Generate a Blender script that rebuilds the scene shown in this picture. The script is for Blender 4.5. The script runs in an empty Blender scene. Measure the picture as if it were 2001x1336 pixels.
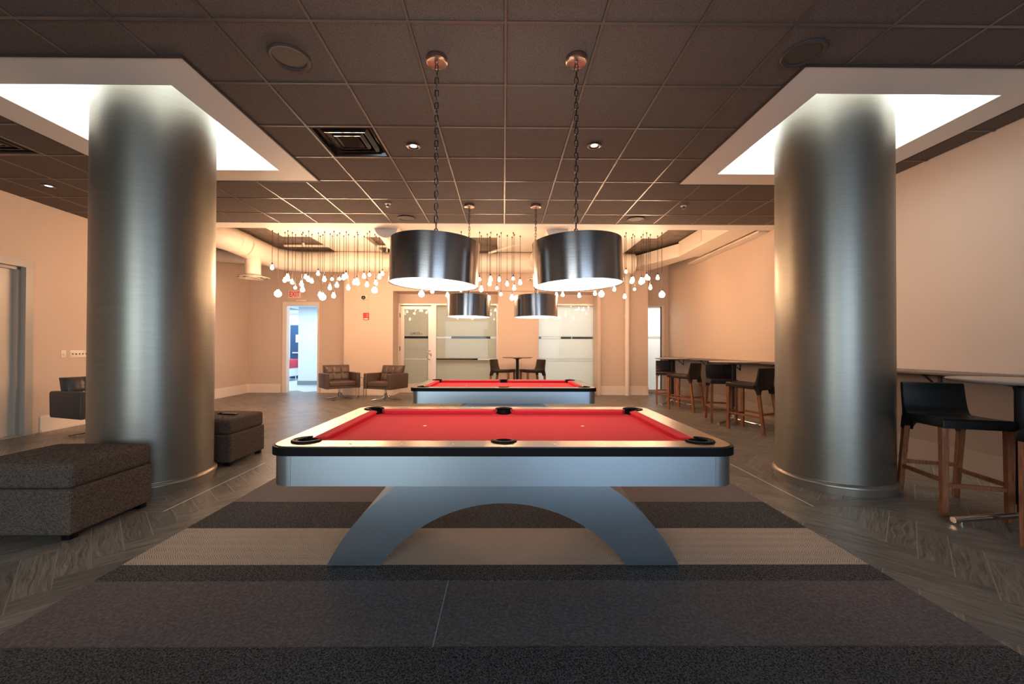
import bpy, bmesh, math, random
from mathutils import Vector, Matrix
random.seed(7)
R = math.radians
PI = math.pi
SC = bpy.context.scene
COL = SC.collection

# ------------------------------------------------------------------ camera
YAW, PIT, ROLL, CH = .0075, .008, .003, 1.22
_fw = Vector((math.sin(YAW)*math.cos(PIT), math.cos(YAW)*math.cos(PIT), math.sin(PIT)))
_rt = Vector((math.cos(YAW), -math.sin(YAW), 0)); _up = _rt.cross(_fw)
_r2 = _rt*math.cos(ROLL)+_up*math.sin(ROLL); _u2 = -_rt*math.sin(ROLL)+_up*math.cos(ROLL)
cam = bpy.data.cameras.new('camera'); camo = bpy.data.objects.new('camera', cam); COL.objects.link(camo)
camo.matrix_world = Matrix(((_r2.x, _u2.x, -_fw.x, 0), (_r2.y, _u2.y, -_fw.y, 0), (_r2.z, _u2.z, -_fw.z, CH), (0, 0, 0, 1)))
cam.sensor_width = 36; cam.lens = 797/2001*36
cam.shift_x = 10.5/2001; cam.shift_y = 5.6/2001; cam.clip_start = .05
SC.camera = camo

# ------------------------------------------------------------------ world, exposure
w = bpy.data.worlds.new('world'); SC.world = w; w.use_nodes = True
w.node_tree.nodes['Background'].inputs[0].default_value = (.45, .62, .85, 1)
w.node_tree.nodes['Background'].inputs[1].default_value = .6
vs = SC.view_settings
vs.view_transform = 'Standard'; vs.look = 'None'; vs.gamma = 1; vs.use_curve_mapping = False
vs.exposure = 1.25
SC.cycles.use_denoising = True
SC.cycles.max_bounces = 8; SC.cycles.diffuse_bounces = 4; SC.cycles.glossy_bounces = 4
SC.cycles.transmission_bounces = 4
SC.cycles.sample_clamp_indirect = 6.0

def area(name, loc, rot, sx, sy, power, color):
    l = bpy.data.lights.new(name, 'AREA'); l.shape = 'RECTANGLE'; l.size = sx; l.size_y = sy
    l.energy = power; l.color = color
    o = bpy.data.objects.new(name, l); COL.objects.link(o); o.location = loc; o.rotation_euler = rot
    return o
# daylight entering by the windows of the wall behind the camera (facing +Y)
DAY = 1.15
area('daylight_window_a', (-2.35, -3.72, 1.75), (R(90), 0, 0), 2.7, 2.3, 44*DAY, (.82, .95, 1.0))
area('daylight_window_b', (1.95, -3.72, 1.75), (R(90), 0, 0), 3.2, 2.3, 42*DAY, (.62, .80, 1.0))
# daylight in the corridor beyond the open door, and ceiling light in the office behind the frosted glass
area('corridor_light', (-8.0, 14.9, 2.50), (0, 0, 0), 2.2, 2.2, 40, (.62, .84, 1.0))
area('corridor_light_front', (-5.9, 12.2, 2.50), (0, 0, 0), 2.4, .8, 26, (.56, .81, 1.0))
area('office_light', (1.0, 12.5, 2.9), (0, 0, 0), 7.4, 1.6, 105, (1.0, .97, .90))
area('narrow_window_fill', (4.5, 12.2, 2.7), (0, 0, 0), 1.0, .8, 13, (.97, 1.0, 1.0))  # added fill that whitens the narrow corner window from behind

# ------------------------------------------------------------------ helpers
def new_mat(name):
    m = bpy.data.materials.new(name); m.use_nodes = True
    return m, m.node_tree, m.node_tree.nodes['Principled BSDF']

def mat(name, col, rough=.5, metal=0, noise=0, nscale=40, bump=0, bscale=200, spec=.5, emit=None, estr=0,
        aniso=0, coat=0, trans=0, stretch=None):
    m, nt, b = new_mat(name)
    b.inputs['Base Color'].default_value = (*col, 1); b.inputs['Roughness'].default_value = rough
    b.inputs['Metallic'].default_value = metal; b.inputs['Specular IOR Level'].default_value = spec
    if aniso: b.inputs['Anisotropic'].default_value = aniso
    if coat: b.inputs['Coat Weight'].default_value = coat; b.inputs['Coat Roughness'].default_value = .05
    if emit: b.inputs['Emission Color'].default_value = (*emit, 1); b.inputs['Emission Strength'].default_value = estr
    tc = None
    def coords():
        t = nt.nodes.new('ShaderNodeTexCoord')
        if stretch:
            mp = nt.nodes.new('ShaderNodeMapping'); mp.inputs['Scale'].default_value = stretch
            nt.links.new(t.outputs['Object'], mp.inputs['Vector']); return mp.outputs[0]
        return t.outputs['Object']
    if noise or bump: tc = coords()
    if noise:
        n = nt.nodes.new('ShaderNodeTexNoise'); n.inputs['Scale'].default_value = nscale; n.inputs['Detail'].default_value = 3
        nt.links.new(tc, n.inputs['Vector'])
        mx = nt.nodes.new('ShaderNodeMix'); mx.data_type = 'RGBA'
        mx.inputs[6].default_value = (*[c*(1-noise) for c in col], 1); mx.inputs[7].default_value = (*[min(1, c*(1+noise)) for c in col], 1)
        cr = nt.nodes.new('ShaderNodeMapRange'); cr.inputs[1].default_value = .3; cr.inputs[2].default_value = .7
        nt.links.new(n.outputs[0], cr.inputs[0]); nt.links.new(cr.outputs[0], mx.inputs[0])
        nt.links.new(mx.outputs[2], b.inputs['Base Color'])
    if bump:
        n = nt.nodes.new('ShaderNodeTexNoise'); n.inputs['Scale'].default_value = bscale; n.inputs['Detail'].default_value = 2
        nt.links.new(tc, n.inputs['Vector'])
        bp = nt.nodes.new('ShaderNodeBump'); bp.inputs['Strength'].default_value = bump; bp.inputs['Distance'].default_value = .004
        nt.links.new(n.outputs[0], bp.inputs['Height']); nt.links.new(bp.outputs[0], b.inputs['Normal'])
    return m

def emis(name, col, strength):
    m, nt, b = new_mat(name)
    nt.nodes.remove(b); e = nt.nodes.new('ShaderNodeEmission')
    e.inputs[0].default_value = (*col, 1); e.inputs[1].default_value = strength
    nt.links.new(e.outputs[0], nt.nodes['Material Output'].inputs[0])
    return m

class MB:
    """collects shapes into one mesh object"""
    def __init__(s): s.bm = bmesh.new(); s.mi = 0
    def _new(s, n0):
        s.bm.faces.ensure_lookup_table()
        for f in s.bm.faces[n0:]: f.material_index = s.mi
    def face(s, pts):
        f = s.bm.faces.new([s.bm.verts.new(p) for p in pts]); f.material_index = s.mi; return f
    def box(s, x0, x1, y0, y1, z0, z1, r=0, seg=2, M=None):
        t = bmesh.new()
        bmesh.ops.create_cube(t, size=1)
        for v in t.verts: v.co = Vector(((x0+x1)/2+v.co.x*(x1-x0), (y0+y1)/2+v.co.y*(y1-y0), (z0+z1)/2+v.co.z*(z1-z0)))
        if r: bmesh.ops.bevel(t, geom=t.edges[:], offset=r, segments=seg, profile=.5, affect='EDGES')
        return s.add(t, M)
    def add(s, t, M=None):
        n0 = len(s.bm.faces); mp = {}
        for v in t.verts: mp[v] = s.bm.verts.new(M @ v.co if M else v.co)
        for f in t.faces:
            try: s.bm.faces.new([mp[v] for v in f.verts]).material_index = s.mi
            except ValueError: pass
        t.free(); return s
    def lathe(s, prof, cx=0, cy=0, n=32, M=None, close=False):
        """prof: (radius, z) list"""
        rings = []
        for r, z in prof:
            if r < 1e-6:
                p = Vector((cx, cy, z)); rings.append([s.bm.verts.new(M @ p if M else p)])
            else:
                ring = []
                for k in range(n):
                    p = Vector((cx+r*math.cos(2*PI*k/n), cy+r*math.sin(2*PI*k/n), z))
                    ring.append(s.bm.verts.new(M @ p if M else p))
                rings.append(ring)
        for a, b in zip(rings, rings[1:]):
            for k in range(n):
                k2 = (k+1) % n
                if len(a) == 1 and len(b) == 1: continue
                if len(a) == 1: q = [a[0], b[k2], b[k]]
                elif len(b) == 1: q = [a[k], a[k2], b[0]]
                else: q = [a[k], a[k2], b[k2], b[k]]
                s.bm.faces.new(q).material_index = s.mi
        return s
    def cyl(s, p0, p1, r0, r1=None, n=16, caps=True):
        r1 = r0 if r1 is None else r1
        return s.tube([p0, p1], [r0, r1], n, caps)
    def tube(s, path, rad, n=10, caps=True, closed=False, flat=1.0):
        path = [Vector(p) for p in path]; m = len(path)
        if not hasattr(rad, '__len__'): rad = [rad]*m
        rings = []; up = None
        for i, p in enumerate(path):
            if closed: d = path[(i+1) % m]-path[i-1]
            else: d = path[min(i+1, m-1)]-path[max(i-1, 0)]
            d.normalize()
            if up is None:
                up = Vector((0, 0, 1)) if abs(d.z) < .9 else Vector((0, 1, 0))
            a = d.cross(up).normalized(); b = a.cross(d).normalized(); up = b
            rings.append([s.bm.verts.new(p+(a*math.cos(2*PI*k/n)+b*flat*math.sin(2*PI*k/n))*rad[i]) for k in range(n)])
        pairs = list(zip(rings, rings[1:]))
        if closed: pairs.append((rings[-1], rings[0]))
        for a, b in pairs:
            for k in range(n):
                s.bm.faces.new([a[k], a[(k+1) % n], b[(k+1) % n], b[k]]).material_index = s.mi
        if caps and not closed:
            s.bm.faces.new(rings[0][::-1]).material_index = s.mi; s.bm.faces.new(rings[-1]).material_index = s.mi
        return s
    def bar(s, p0, p1, w0, d0, w1=None, d1=None, axis=(1, 0, 0)):
        """square bar between two points; w along axis, d across"""
        w1 = w0 if w1 is None else w1; d1 = d0 if d1 is None else d1
        p0, p1 = Vector(p0), Vector(p1); a = Vector(axis)
        d = (p1-p0).normalized(); b = d.cross(a).normalized(); a = b.cross(d).normalized()
        q = []
        for p, w_, d_ in ((p0, w0, d0), (p1, w1, d1)):
            q.append([s.bm.verts.new(p+a*sx*w_/2+b*sy*d_/2) for sx, sy in ((-1, -1), (1, -1), (1, 1), (-1, 1))])
        for k in range(4): s.bm.faces.new([q[0][k], q[0][(k+1) % 4], q[1][(k+1) % 4], q[1][k]]).material_index = s.mi
        s.bm.faces.new(q[0][::-1]).material_index = s.mi; s.bm.faces.new(q[1]).material_index = s.mi
        return s
    def prism(s, loop, z0, z1, holes=(), M=None):
        """plan outline (with holes) extruded from z0 to z1"""
        t = bmesh.new(); es = []
        for lp in [loop, *holes]:
            vv = [t.verts.new((x, y, z1)) for x, y in lp]
            es += [t.edges.new((vv[i], vv[(i+1) % len(vv)])) for i in range(len(vv))]
        bmesh.ops.triangle_fill(t, use_beauty=True, use_dissolve=False, edges=es)
        if z1-z0 > 1e-9:
            g = bmesh.ops.extrude_face_region(t, geom=t.faces[:])
            for v in g['geom']:
                if isinstance(v, bmesh.types.BMVert): v.co.z = z0
        bmesh.ops.recalc_face_normals(t, faces=t.faces[:])
        return s.add(t, M)
    def sweep_x(s, prof, x0, x1, r=0, seg=2, M=None):
        """closed (y, z) outline extruded along x"""
        t = bmesh.new()
        a = [t.verts.new((x0, y, z)) for y, z in prof]; b = [t.verts.new((x1, y, z)) for y, z in prof]
        n = len(prof)
        for k in range(n): t.faces.new([a[k], a[(k+1) % n], b[(k+1) % n], b[k]])
        f1 = t.faces.new(a[::-1]); f2 = t.faces.new(b)
        bmesh.ops.recalc_face_normals(t, faces=t.faces[:])
        if r: bmesh.ops.bevel(t, geom=[e for f in (f1, f2) for e in f.edges], offset=r, segments=seg, profile=.5, affect='EDGES')
        return s.add(t, M)
    def build(s, name, mats, parent=None, smooth=35, label=None):
        if not isinstance(mats, (list, tuple)): mats = [mats]
        me = bpy.data.meshes.new(name)
        bmesh.ops.recalc_face_normals(s.bm, faces=s.bm.faces[:]) if len(s.bm.faces) < 60000 else None
        s.bm.to_mesh(me); s.bm.free()
        for m in mats: me.materials.append(m)
        if smooth:
            me.polygons.foreach_set('use_smooth', [True]*len(me.polygons)); me.set_sharp_from_angle(angle=R(smooth))
        o = bpy.data.objects.new(name, me); COL.objects.link(o)
        if parent: o.parent = parent
        if label: o['label'] = label
        return o

def tag(o, label, cat, group=None, kind=None):
    o['label'] = label; o['category'] = cat
    if group: o['group'] = group
    if kind: o['kind'] = kind
    return o
def struct(o, label=None):
    o['kind'] = 'structure'
    if label: o['label'] = label
    return o
def thing(name, label, cat, loc=(0, 0, 0), rz=0, group=None):
    o = bpy.data.objects.new(name, None); COL.objects.link(o); o.empty_display_size = .1
    o.location = loc; o.rotation_euler = (0, 0, rz)
    return tag(o, label, cat, group)
def dup(root, loc=None, rz=None, label=None, group=None):
    r = root.copy(); COL.objects.link(r)
    if loc is not None: r.location = loc
    if rz is not None: r.rotation_euler = (0, 0, rz)
    if label: r['label'] = label
    if group: r['group'] = group
    for ch in root.children:
        c = ch.copy(); COL.objects.link(c); c.parent = r
        for g in ch.children:
            d = g.copy(); COL.objects.link(d); d.parent = c
    return r

# ------------------------------------------------------------------ materials
WALL = (.64, .50, .40)
M = {}
M['wall'] = mat('wall_paint', WALL, .55, bump=.05, bscale=300, spec=.35)
M['white'] = mat('white_paint', (.80, .75, .69), .5, spec=.4)
M['trim'] = mat('trim_paint', (.80, .70, .61), .35)
M['tile'] = mat('ceiling_tile', (.135, .105, .092), .85, noise=.35, nscale=160, bump=.6, bscale=260, spec=.2)
M['grid'] = mat('ceiling_grid_metal', (.13, .10, .087), .32, .2)
M['deck'] = mat('concrete_deck', (.20, .155, .125), .8, noise=.25, nscale=6)
M['cove'] = emis('cove_lightbox', (.92, 1.0, .99), 2.0)
M['column'] = mat('brushed_silver_column', (.30, .285, .245), .40, .95, noise=.05, nscale=5, stretch=(1, 1, 14))
M['column_ring'] = mat('column_base_paint', (.30, .26, .21), .35, .7)
M['alu'] = mat('brushed_aluminium_window_tint', (.50, .58, .64), .30, 1, noise=.05, nscale=60, stretch=(1, 1, 30), bump=.02, bscale=400)  # blue in the base colour stands in for reflected window light
M['alu_rail'] = mat('brushed_rail_aluminium', (.27, .235, .205), .30, 1, noise=.08, nscale=50, stretch=(1, 12, 1))
M['black'] = mat('black_rubber', (.005, .005, .0055), .5, spec=.12)
M['black_gloss'] = mat('black_lacquer', (.010, .009, .009), .12, coat=.3)
M['cloth'] = mat('red_billiard_cloth', (.78, .052, .066), .85, noise=.10, nscale=500, bump=.1, bscale=900, spec=.15)
M['dot'] = mat('white_inlay', (.85, .80, .72), .4)
M['steel_dark'] = mat('dark_brushed_steel', (.30, .28, .27), .20, 1, noise=.15, nscale=12, stretch=(1, 1, 40))
M['liner'] = mat('shade_white_liner', (.88, .85, .80), .6)
M['diffuser'] = emis('lamp_diffuser', (1, .85, .72), 2.6)
M['chain'] = mat('chain_metal', (.12, .10, .09), .3, 1)
M['copper'] = mat('canopy_copper', (.52, .36, .30), .3, 1)
M['bulb'] = emis('bulb_filament_glow', (1, .61, .355), 58)
M['bulb_dim'] = emis('bulb_dim_glow', (1, .62, .30), 8)
M['cord'] = mat('cord_black', (.02, .014, .01), .5)
M['leather_black'] = mat('black_leather', (.008, .0075, .007), .38, spec=.25, bump=.1, bscale=300)
M['leather_dark'] = mat('dark_brown_leather', (.020, .014, .012), .38, spec=.3, bump=.1, bscale=300)
M['leather_brown'] = mat('grey_brown_leather', (.085, .055, .042), .42, bump=.12, bscale=250)
M['leather_char'] = mat('charcoal_leather', (.045, .042, .043), .42, bump=.12, bscale=250)
M['wood'] = mat('stool_walnut', (.25, .085, .032), .42, noise=.4, nscale=14, stretch=(6, 6, .6))
M['chrome'] = mat('chrome', (.75, .72, .68), .12, 1)
M['stem'] = mat('black_table_stem', (.015, .013, .012), .35)
M['tabletop'] = mat('table_top_laminate', (.42, .33, .27), .28)
M['ledge'] = mat('ledge_laminate', (.16, .12, .10), .35)
M['mirror'] = mat('mirror_chrome', (.8, .76, .72), .05, 1)
M['red_plastic'] = mat('alarm_red', (.55, .03, .03), .35)
M['door_paint'] = mat('door_frame_grey', (.42, .38, .33), .4)
M['door_leaf'] = mat('door_leaf_tan', (.62, .53, .43), .4)
M['plate'] = mat('switch_plate', (.85, .74, .62), .4)
M['frame_alu'] = mat('storefront_aluminium', (.80, .68, .60), .35, .35)
M['corr'] = mat('corridor_paint', (.80, .84, .88), .6)
M['corr_floor'] = mat('corridor_floor', (.62, .64, .66), .3)
M['corr_base'] = mat('corridor_baseboard', (.25, .28, .31), .5)
M['blue_door'] = mat('blue_steel_door', (.02, .065, .14), .4)
M['sofa_red'] = mat('red_sofa_vinyl', (.60, .03, .05), .4)
M['office'] = mat('office_wall_darkened', (.10, .10, .085), .7)  # colour darkened so the room behind the clear bands looks dim
M['dark_gap'] = mat('dark_void', (.012, .010, .009), .7)
M['reveal_shade'] = mat('painted_reveal_shade', (.03, .022, .019), .6)
M['vent'] = mat('vent_black_gloss', (.02, .016, .014), .10, .3)
M['foil'] = mat('crumpled_foil', (.75, .62, .50), .18, 1, bump=1.0, bscale=18)
M['speaker'] = mat('speaker_grille', (.055, .040, .035), .6, bump=.4, bscale=600)
M['duct'] = mat('duct_paint', (.80, .70, .59), .45)
M['cue'] = mat('cue_wood', (.36, .17, .06), .35)

def frosted(name, col, tcol, tr):
    m, nt, b = new_mat(name)
    b.inputs['Base Color'].default_value = (*col, 1); b.inputs['Roughness'].default_value = .45
    b.inputs['Coat Weight'].default_value = 1.0; b.inputs['Coat Roughness'].default_value = .02
    t = nt.nodes.new('ShaderNodeBsdfTranslucent'); t.inputs[0].default_value = (*tcol, 1)
    mx = nt.nodes.new('ShaderNodeMixShader'); mx.inputs[0].default_value = tr
    nt.links.new(b.outputs[0], mx.inputs[1]); nt.links.new(t.outputs[0], mx.inputs[2])
    nt.links.new(mx.outputs[0], nt.nodes['Material Output'].inputs[0])
    return m
M['frost'] = frosted('frosted_film', (.30, .27, .22), (.88, .82, .68), .62)
M['frost_light'] = frosted('frosted_film_light', (.50, .47, .42), (.97, .96, .90), .70)
M['frost_white'] = frosted('frosted_film_white', (.60, .60, .57), (1, 1, .98), .80)
def clear_glass(name, dark=.55):
    m, nt, b = new_mat(name)
    nt.nodes.remove(b)
    t = nt.nodes.new('ShaderNodeBsdfTransparent'); t.inputs[0].default_value = (dark, dark, dark, 1)
    g = nt.nodes.new('ShaderNodeBsdfGlossy'); g.inputs[1].default_value = .03
    mx = nt.nodes.new('ShaderNodeMixShader'); mx.inputs[0].default_value = .025
    nt.links.new(t.outputs[0], mx.inputs[1]); nt.links.new(g.outputs[0], mx.inputs[2])
    nt.links.new(mx.outputs[0], nt.nodes['Material Output'].inputs[0])
    return m
M['clear'] = clear_glass('clear_glass_band')

def wood_floor():
    m, nt, b = new_mat('wood_look_plank')
    N = nt.nodes.new; L = nt.links.new
    uv = N('ShaderNodeUVMap'); uv.uv_map = 'UVMap'
    mp = N('ShaderNodeMapping'); mp.inputs['Scale'].default_value = (1.8, 38, 1); L(uv.outputs[0], mp.inputs[0])
    wv = N('ShaderNodeTexNoise'); wv.inputs['Scale'].default_value = 2.2; wv.inputs['Detail'].default_value = 2
    mp2 = N('ShaderNodeMapping'); mp2.inputs['Scale'].default_value = (2, 6, 1); L(uv.outputs[0], mp2.inputs[0]); L(mp2.outputs[0], wv.inputs['Vector'])
    ad = N('ShaderNodeVectorMath'); ad.operation = 'MULTIPLY_ADD'; ad.inputs[1].default_value = (0, 2.6, 0)
    L(wv.outputs['Color'], ad.inputs[0]); L(mp.outputs[0], ad.inputs[2])
    n1 = N('ShaderNodeTexNoise'); n1.inputs['Scale'].default_value = 2.2; n1.inputs['Detail'].default_value = 5; n1.inputs['Roughness'].default_value = .65
    L(ad.outputs[0], n1.inputs['Vector'])
    at = N('ShaderNodeAttribute'); at.attribute_name = 'rnd'
    cr = N('ShaderNodeValToRGB'); e = cr.color_ramp.elements
    e[0].position = .36; e[0].color = (.090, .079, .067, 1); e[1].position = .70; e[1].color = (.27, .24, .20, 1)
    L(n1.outputs[0], cr.inputs[0])
    ml = N('ShaderNodeMix'); ml.data_type = 'RGBA'; ml.blend_type = 'MULTIPLY'; ml.inputs[0].default_value = 1
    mr = N('ShaderNodeMapRange'); mr.inputs[3].default_value = .78; mr.inputs[4].default_value = 1.18
    L(at.outputs['Fac'], mr.inputs[0])
    L(cr.outputs[0], ml.inputs[6]); L(mr.outputs[0], ml.inputs[7])
    L(ml.outputs[2], b.inputs['Base Color'])
    b.inputs['Roughness'].default_value = .36
    bp = N('ShaderNodeBump'); bp.inputs['Strength'].default_value = .25; bp.inputs['Distance'].default_value = .002
    L(n1.outputs[0], bp.inputs['Height']); L(bp.outputs[0], b.inputs['Normal'])
    return m
M['plank'] = wood_floor()
M['grout'] = mat('floor_grout', (.52, .45, .38), .6)
M['strip'] = mat('floor_metal_strip', (.85, .78, .68), .4, .15)

def carpet(name, c0, c1, scale=260, bump=1.0, rough=.95):
    m, nt, b = new_mat(name)
    N = nt.nodes.new; L = nt.links.new
    tc = N('ShaderNodeTexCoord')
    n = N('ShaderNodeTexNoise'); n.inputs['Scale'].default_value = scale; n.inputs['Detail'].default_value = 6; n.inputs['Roughness'].default_value = .7
    L(tc.outputs['Object'], n.inputs['Vector'])
    cr = N('ShaderNodeValToRGB'); e = cr.color_ramp.elements
    e[0].position = .40; e[0].color = (*c0, 1); e[1].position = .66; e[1].color = (*c1, 1)
    L(n.outputs[0], cr.inputs[0]); L(cr.outputs[0], b.inputs['Base Color'])
    b.inputs['Roughness'].default_value = rough; b.inputs['Specular IOR Level'].default_value = .1
    bp = N('ShaderNodeBump'); bp.inputs['Strength'].default_value = bump; bp.inputs['Distance'].default_value = .006
    L(n.outputs[0], bp.inputs['Height']); L(bp.outputs[0], b.inputs['Normal'])
    return m
M['rug_char'] = carpet('charcoal_heather_carpet', (.008, .0075, .0075), (.20, .187, .182), 150)
M['rug_grey'] = carpet('grey_carpet', (.110, .092, .090), (.20, .168, .164), 75, 1.2)
M['rug_brown'] = carpet('grey_brown_carpet', (.14, .11, .10), (.36, .29, .26), 170)
def carpet_chevron():
    m, nt, b = new_mat('beige_herringbone_carpet')
    N = nt.nodes.new; L = nt.links.new
    tc = N('ShaderNodeTexCoord'); sp = N('ShaderNodeSeparateXYZ'); L(tc.outputs['Object'], sp.inputs[0])
    def math_(op, a, b_=None, v=None):
        n = N('ShaderNodeMath'); n.operation = op
        L(a, n.inputs[0]) if not isinstance(a, (int, float)) else setattr(n.inputs[0], 'default_value', a)
        if b_ is not None: L(b_, n.inputs[1])
        elif v is not None: n.inputs[1].default_value = v
        return n.outputs[0]
    pp = math_('PINGPONG', sp.outputs['Y'], v=.042)
    xx = math_('ADD', sp.outputs['X'], pp)
    s1 = math_('SINE', math_('MULTIPLY', xx, v=2*PI/.0135))
    n = N('ShaderNodeTexNoise'); n.inputs['Scale'].default_value = 300; L(tc.outputs['Object'], n.inputs['Vector'])
    h = math_('ADD', math_('MULTIPLY', s1, v=.5), math_('MULTIPLY', n.outputs[0], v=.6))
    mr = N('ShaderNodeMapRange'); mr.inputs[1].default_value = -.3; mr.inputs[2].default_value = .9
    L(h, mr.inputs[0])
    mx = N('ShaderNodeMix'); mx.data_type = 'RGBA'; mx.inputs[6].default_value = (.30, .23, .175, 1); mx.inputs[7].default_value = (.74, .60, .48, 1)
    L(mr.outputs[0], mx.inputs[0]); L(mx.outputs[2], b.inputs['Base Color'])
    bp = N('ShaderNodeBump'); bp.inputs['Strength'].default_value = .9; bp.inputs['Distance'].default_value = .006
    L(h, bp.inputs['Height']); L(bp.outputs[0], b.inputs['Normal'])
    b.inputs['Roughness'].default_value = .95; b.inputs['Specular IOR Level'].default_value = .1
    return m
M['rug_beige'] = carpet_chevron()
M['seam'] = mat('carpet_seam_thread', (.45, .42, .40), .9)
def tweed():
    m, nt, b = new_mat('grey_brown_tweed')
    N = nt.nodes.new; L = nt.links.new
    tc = N('ShaderNodeTexCoord')
    fac = []
    for st in ((1, 1, .12), (.12, .12, 1)):
        mp = N('ShaderNodeMapping'); mp.inputs['Scale'].default_value = st; L(tc.outputs['Object'], mp.inputs[0])
        n = N('ShaderNodeTexNoise'); n.inputs['Scale'].default_value = 480; n.inputs['Detail'].default_value = 2; L(mp.outputs[0], n.inputs['Vector'])
        fac.append(n.outputs[0])
    ad = N('ShaderNodeMath'); ad.operation = 'ADD'; L(fac[0], ad.inputs[0]); L(fac[1], ad.inputs[1])
    cr = N('ShaderNodeMapRange'); cr.inputs[1].default_value = .8; cr.inputs[2].default_value = 1.2; L(ad.outputs[0], cr.inputs[0])
    mx = N('ShaderNodeMix'); mx.data_type = 'RGBA'; mx.inputs[6].default_value = (.030, .024, .020, 1); mx.inputs[7].default_value = (.175, .130, .100, 1)
    L(cr.outputs[0], mx.inputs[0]); L(mx.outputs[2], b.inputs['Base Color'])
    b.inputs['Roughness'].default_value = .95; b.inputs['Specular IOR Level'].default_value = .1
    bp = N('ShaderNodeBump'); bp.inputs['Strength'].default_value = .5; bp.inputs['Distance'].default_value = .003
    L(ad.outputs[0], bp.inputs['Height']); L(bp.outputs[0], b.inputs['Normal'])
    return m
M['tweed'] = tweed()

# ------------------------------------------------------------------ room shell
ZC = 3.258                 # tiled ceiling
ZD = 3.65                  # raw deck over the far part
XL0, XL1 = -6.55, -6.9     # left wall runs slightly outward
XR = 4.58
YB, YF = 11.08, -3.8
def xl(y): return XL0+(XL1-XL0)*(y-5.0)/6.08
# floor: herringbone planks over a grout bed, with plank borders around the columns
PW, PL = .1411, .1411*4
def floor():
    mb = MB()
    mb.mi = 0
    mb.face([(-7.6, YF, -.002), (XR+.2, YF, -.002), (XR+.2, YB+.25, -.002), (-7.6, YB+.25, -.002)])
    bm = mb.bm
    uvl = bm.loops.layers.uv.new('UVMap'); rl = bm.faces.layers.float.new('rnd')
    mb.mi = 1
    ox, oy = 2.522, 2.672; c = math.sqrt(.5); g = .0024
    frames = [(-4.25, -2.518, 3.05, 4.85), (2.405, 4.20, 3.15, 4.85)]
    def clip(poly, ax, lim, keep_less):
        out = []
        for i in range(len(poly)):
            a, b = poly[i], poly[(i+1) % len(poly)]
            ina = (a[ax] <= lim) == keep_less; inb = (b[ax] <= lim) == keep_less
            if ina: out.append(a)
            if ina != inb:
                t = (lim-a[ax])/(b[ax]-a[ax]); out.append(tuple(a[k]+(b[k]-a[k])*t for k in range(2)))
        return out
    def put(poly, ang, off, rnd):
        if len(poly) < 3: return
        try: f = bm.faces.new([bm.verts.new((x, y, 0)) for x, y in poly])
        except ValueError: return
        f.material_index = 1; f[rl] = rnd
        ca, sa = math.cos(ang), math.sin(ang)
        for lp in f.loops:
            x, y = lp.vert.co.x, lp.vert.co.y
            lp[uvl].uv = (x*ca+y*sa+off, -x*sa+y*ca+off*.37)
    def emit(rect, ang):
        u0, u1, v0, v1 = rect
        poly = [(u0+g, v0+g), (u1-g, v0+g), (u1-g, v1-g), (u0+g, v1-g)]
        P = [(ox+c*(u-v), oy+c*(u+v)) for u, v in poly]
        cx = sum(p[0] for p in P)/4; cy = sum(p[1] for p in P)/4
        if not (-7.4 < cx < XR+.5 and YF < cy < YB+.4): return
        off = random.uniform(0, 50); rnd = random.random()
        # outside the frames (split around each), inside keeps the same field
        polys = [P]
        for (x0, x1, y0, y1) in frames:
            nxt = []
            for p in polys:
                if max(q[0] for q in p) < x0 or min(q[0] for q in p) > x1 or max(q[1] for q in p) < y0 or min(q[1] for q in p) > y1:
                    nxt.append(p); continue
                a = clip(p, 0, x0, True); nxt.append(a); r = clip(p, 0, x0, False)
                a = clip(r, 0, x1, False); nxt.append(a); r = clip(r, 0, x1, True)
                a = clip(r, 1, y0, True); nxt.append(a); r = clip(r, 1, y0, False)
                a = clip(r, 1, y1, False); nxt.append(a); r = clip(r, 1, y1, True)
                i = PW+.004
                r = clip(r, 0, x0+i, False); r = clip(r, 0, x1-i, True); r = clip(r, 1, y0+i, False); r = clip(r, 1, y1-i, True) if r else r
                nxt.append(r)
            polys = [p for p in nxt if len(p) > 2]
        for p in polys: put(p, ang, off, rnd)
    W = PW
    for i in range(-14, 15):
        for k in range(-70, 71):
            bu, bv = i*4*W+k*W, -i*4*W+k*W
            emit((bu, bu+4*W, bv, bv+W), PI/4)
            emit((bu+4*W, bu+5*W, bv-3*W, bv+W), 3*PI/4)
    for (x0, x1, y0, y1) in frames:       # border planks
        i = W; g2 = .003
        for (a, b, cc, d, ang) in ((x0+g2, x1-g2, y0+g2, y0+i, 0), (x0+g2, x1-g2, y1-i, y1-g2, 0),
                                   (x0+g2, x0+i, y0+i+.003, y1-i-.003, PI/2), (x1-i, x1-g2, y0+i+.003, y1-i-.003, PI/2)):
            put([(a, cc), (b, cc), (b, d), (a, d)], ang, random.uniform(0, 50), random.random())
    mb.mi = 2
    for (x0, x1, y0, y1), side in zip(frames, (1, 0)):   # bright strip along the inner aisle side
        xs = x1 if side else x0
        mb.face([(xs-.005, y0, .0015), (xs+.005, y0, .0015), (xs+.005, y1-.52, .0015), (xs-.005, y1-.52, .0015)])
    o = mb.build('floor', [M['grout'], M['plank'], M['strip']], smooth=0)
    struct(o, 'grey wood-look floor laid in a herringbone with pale grout')
floor()

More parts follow.
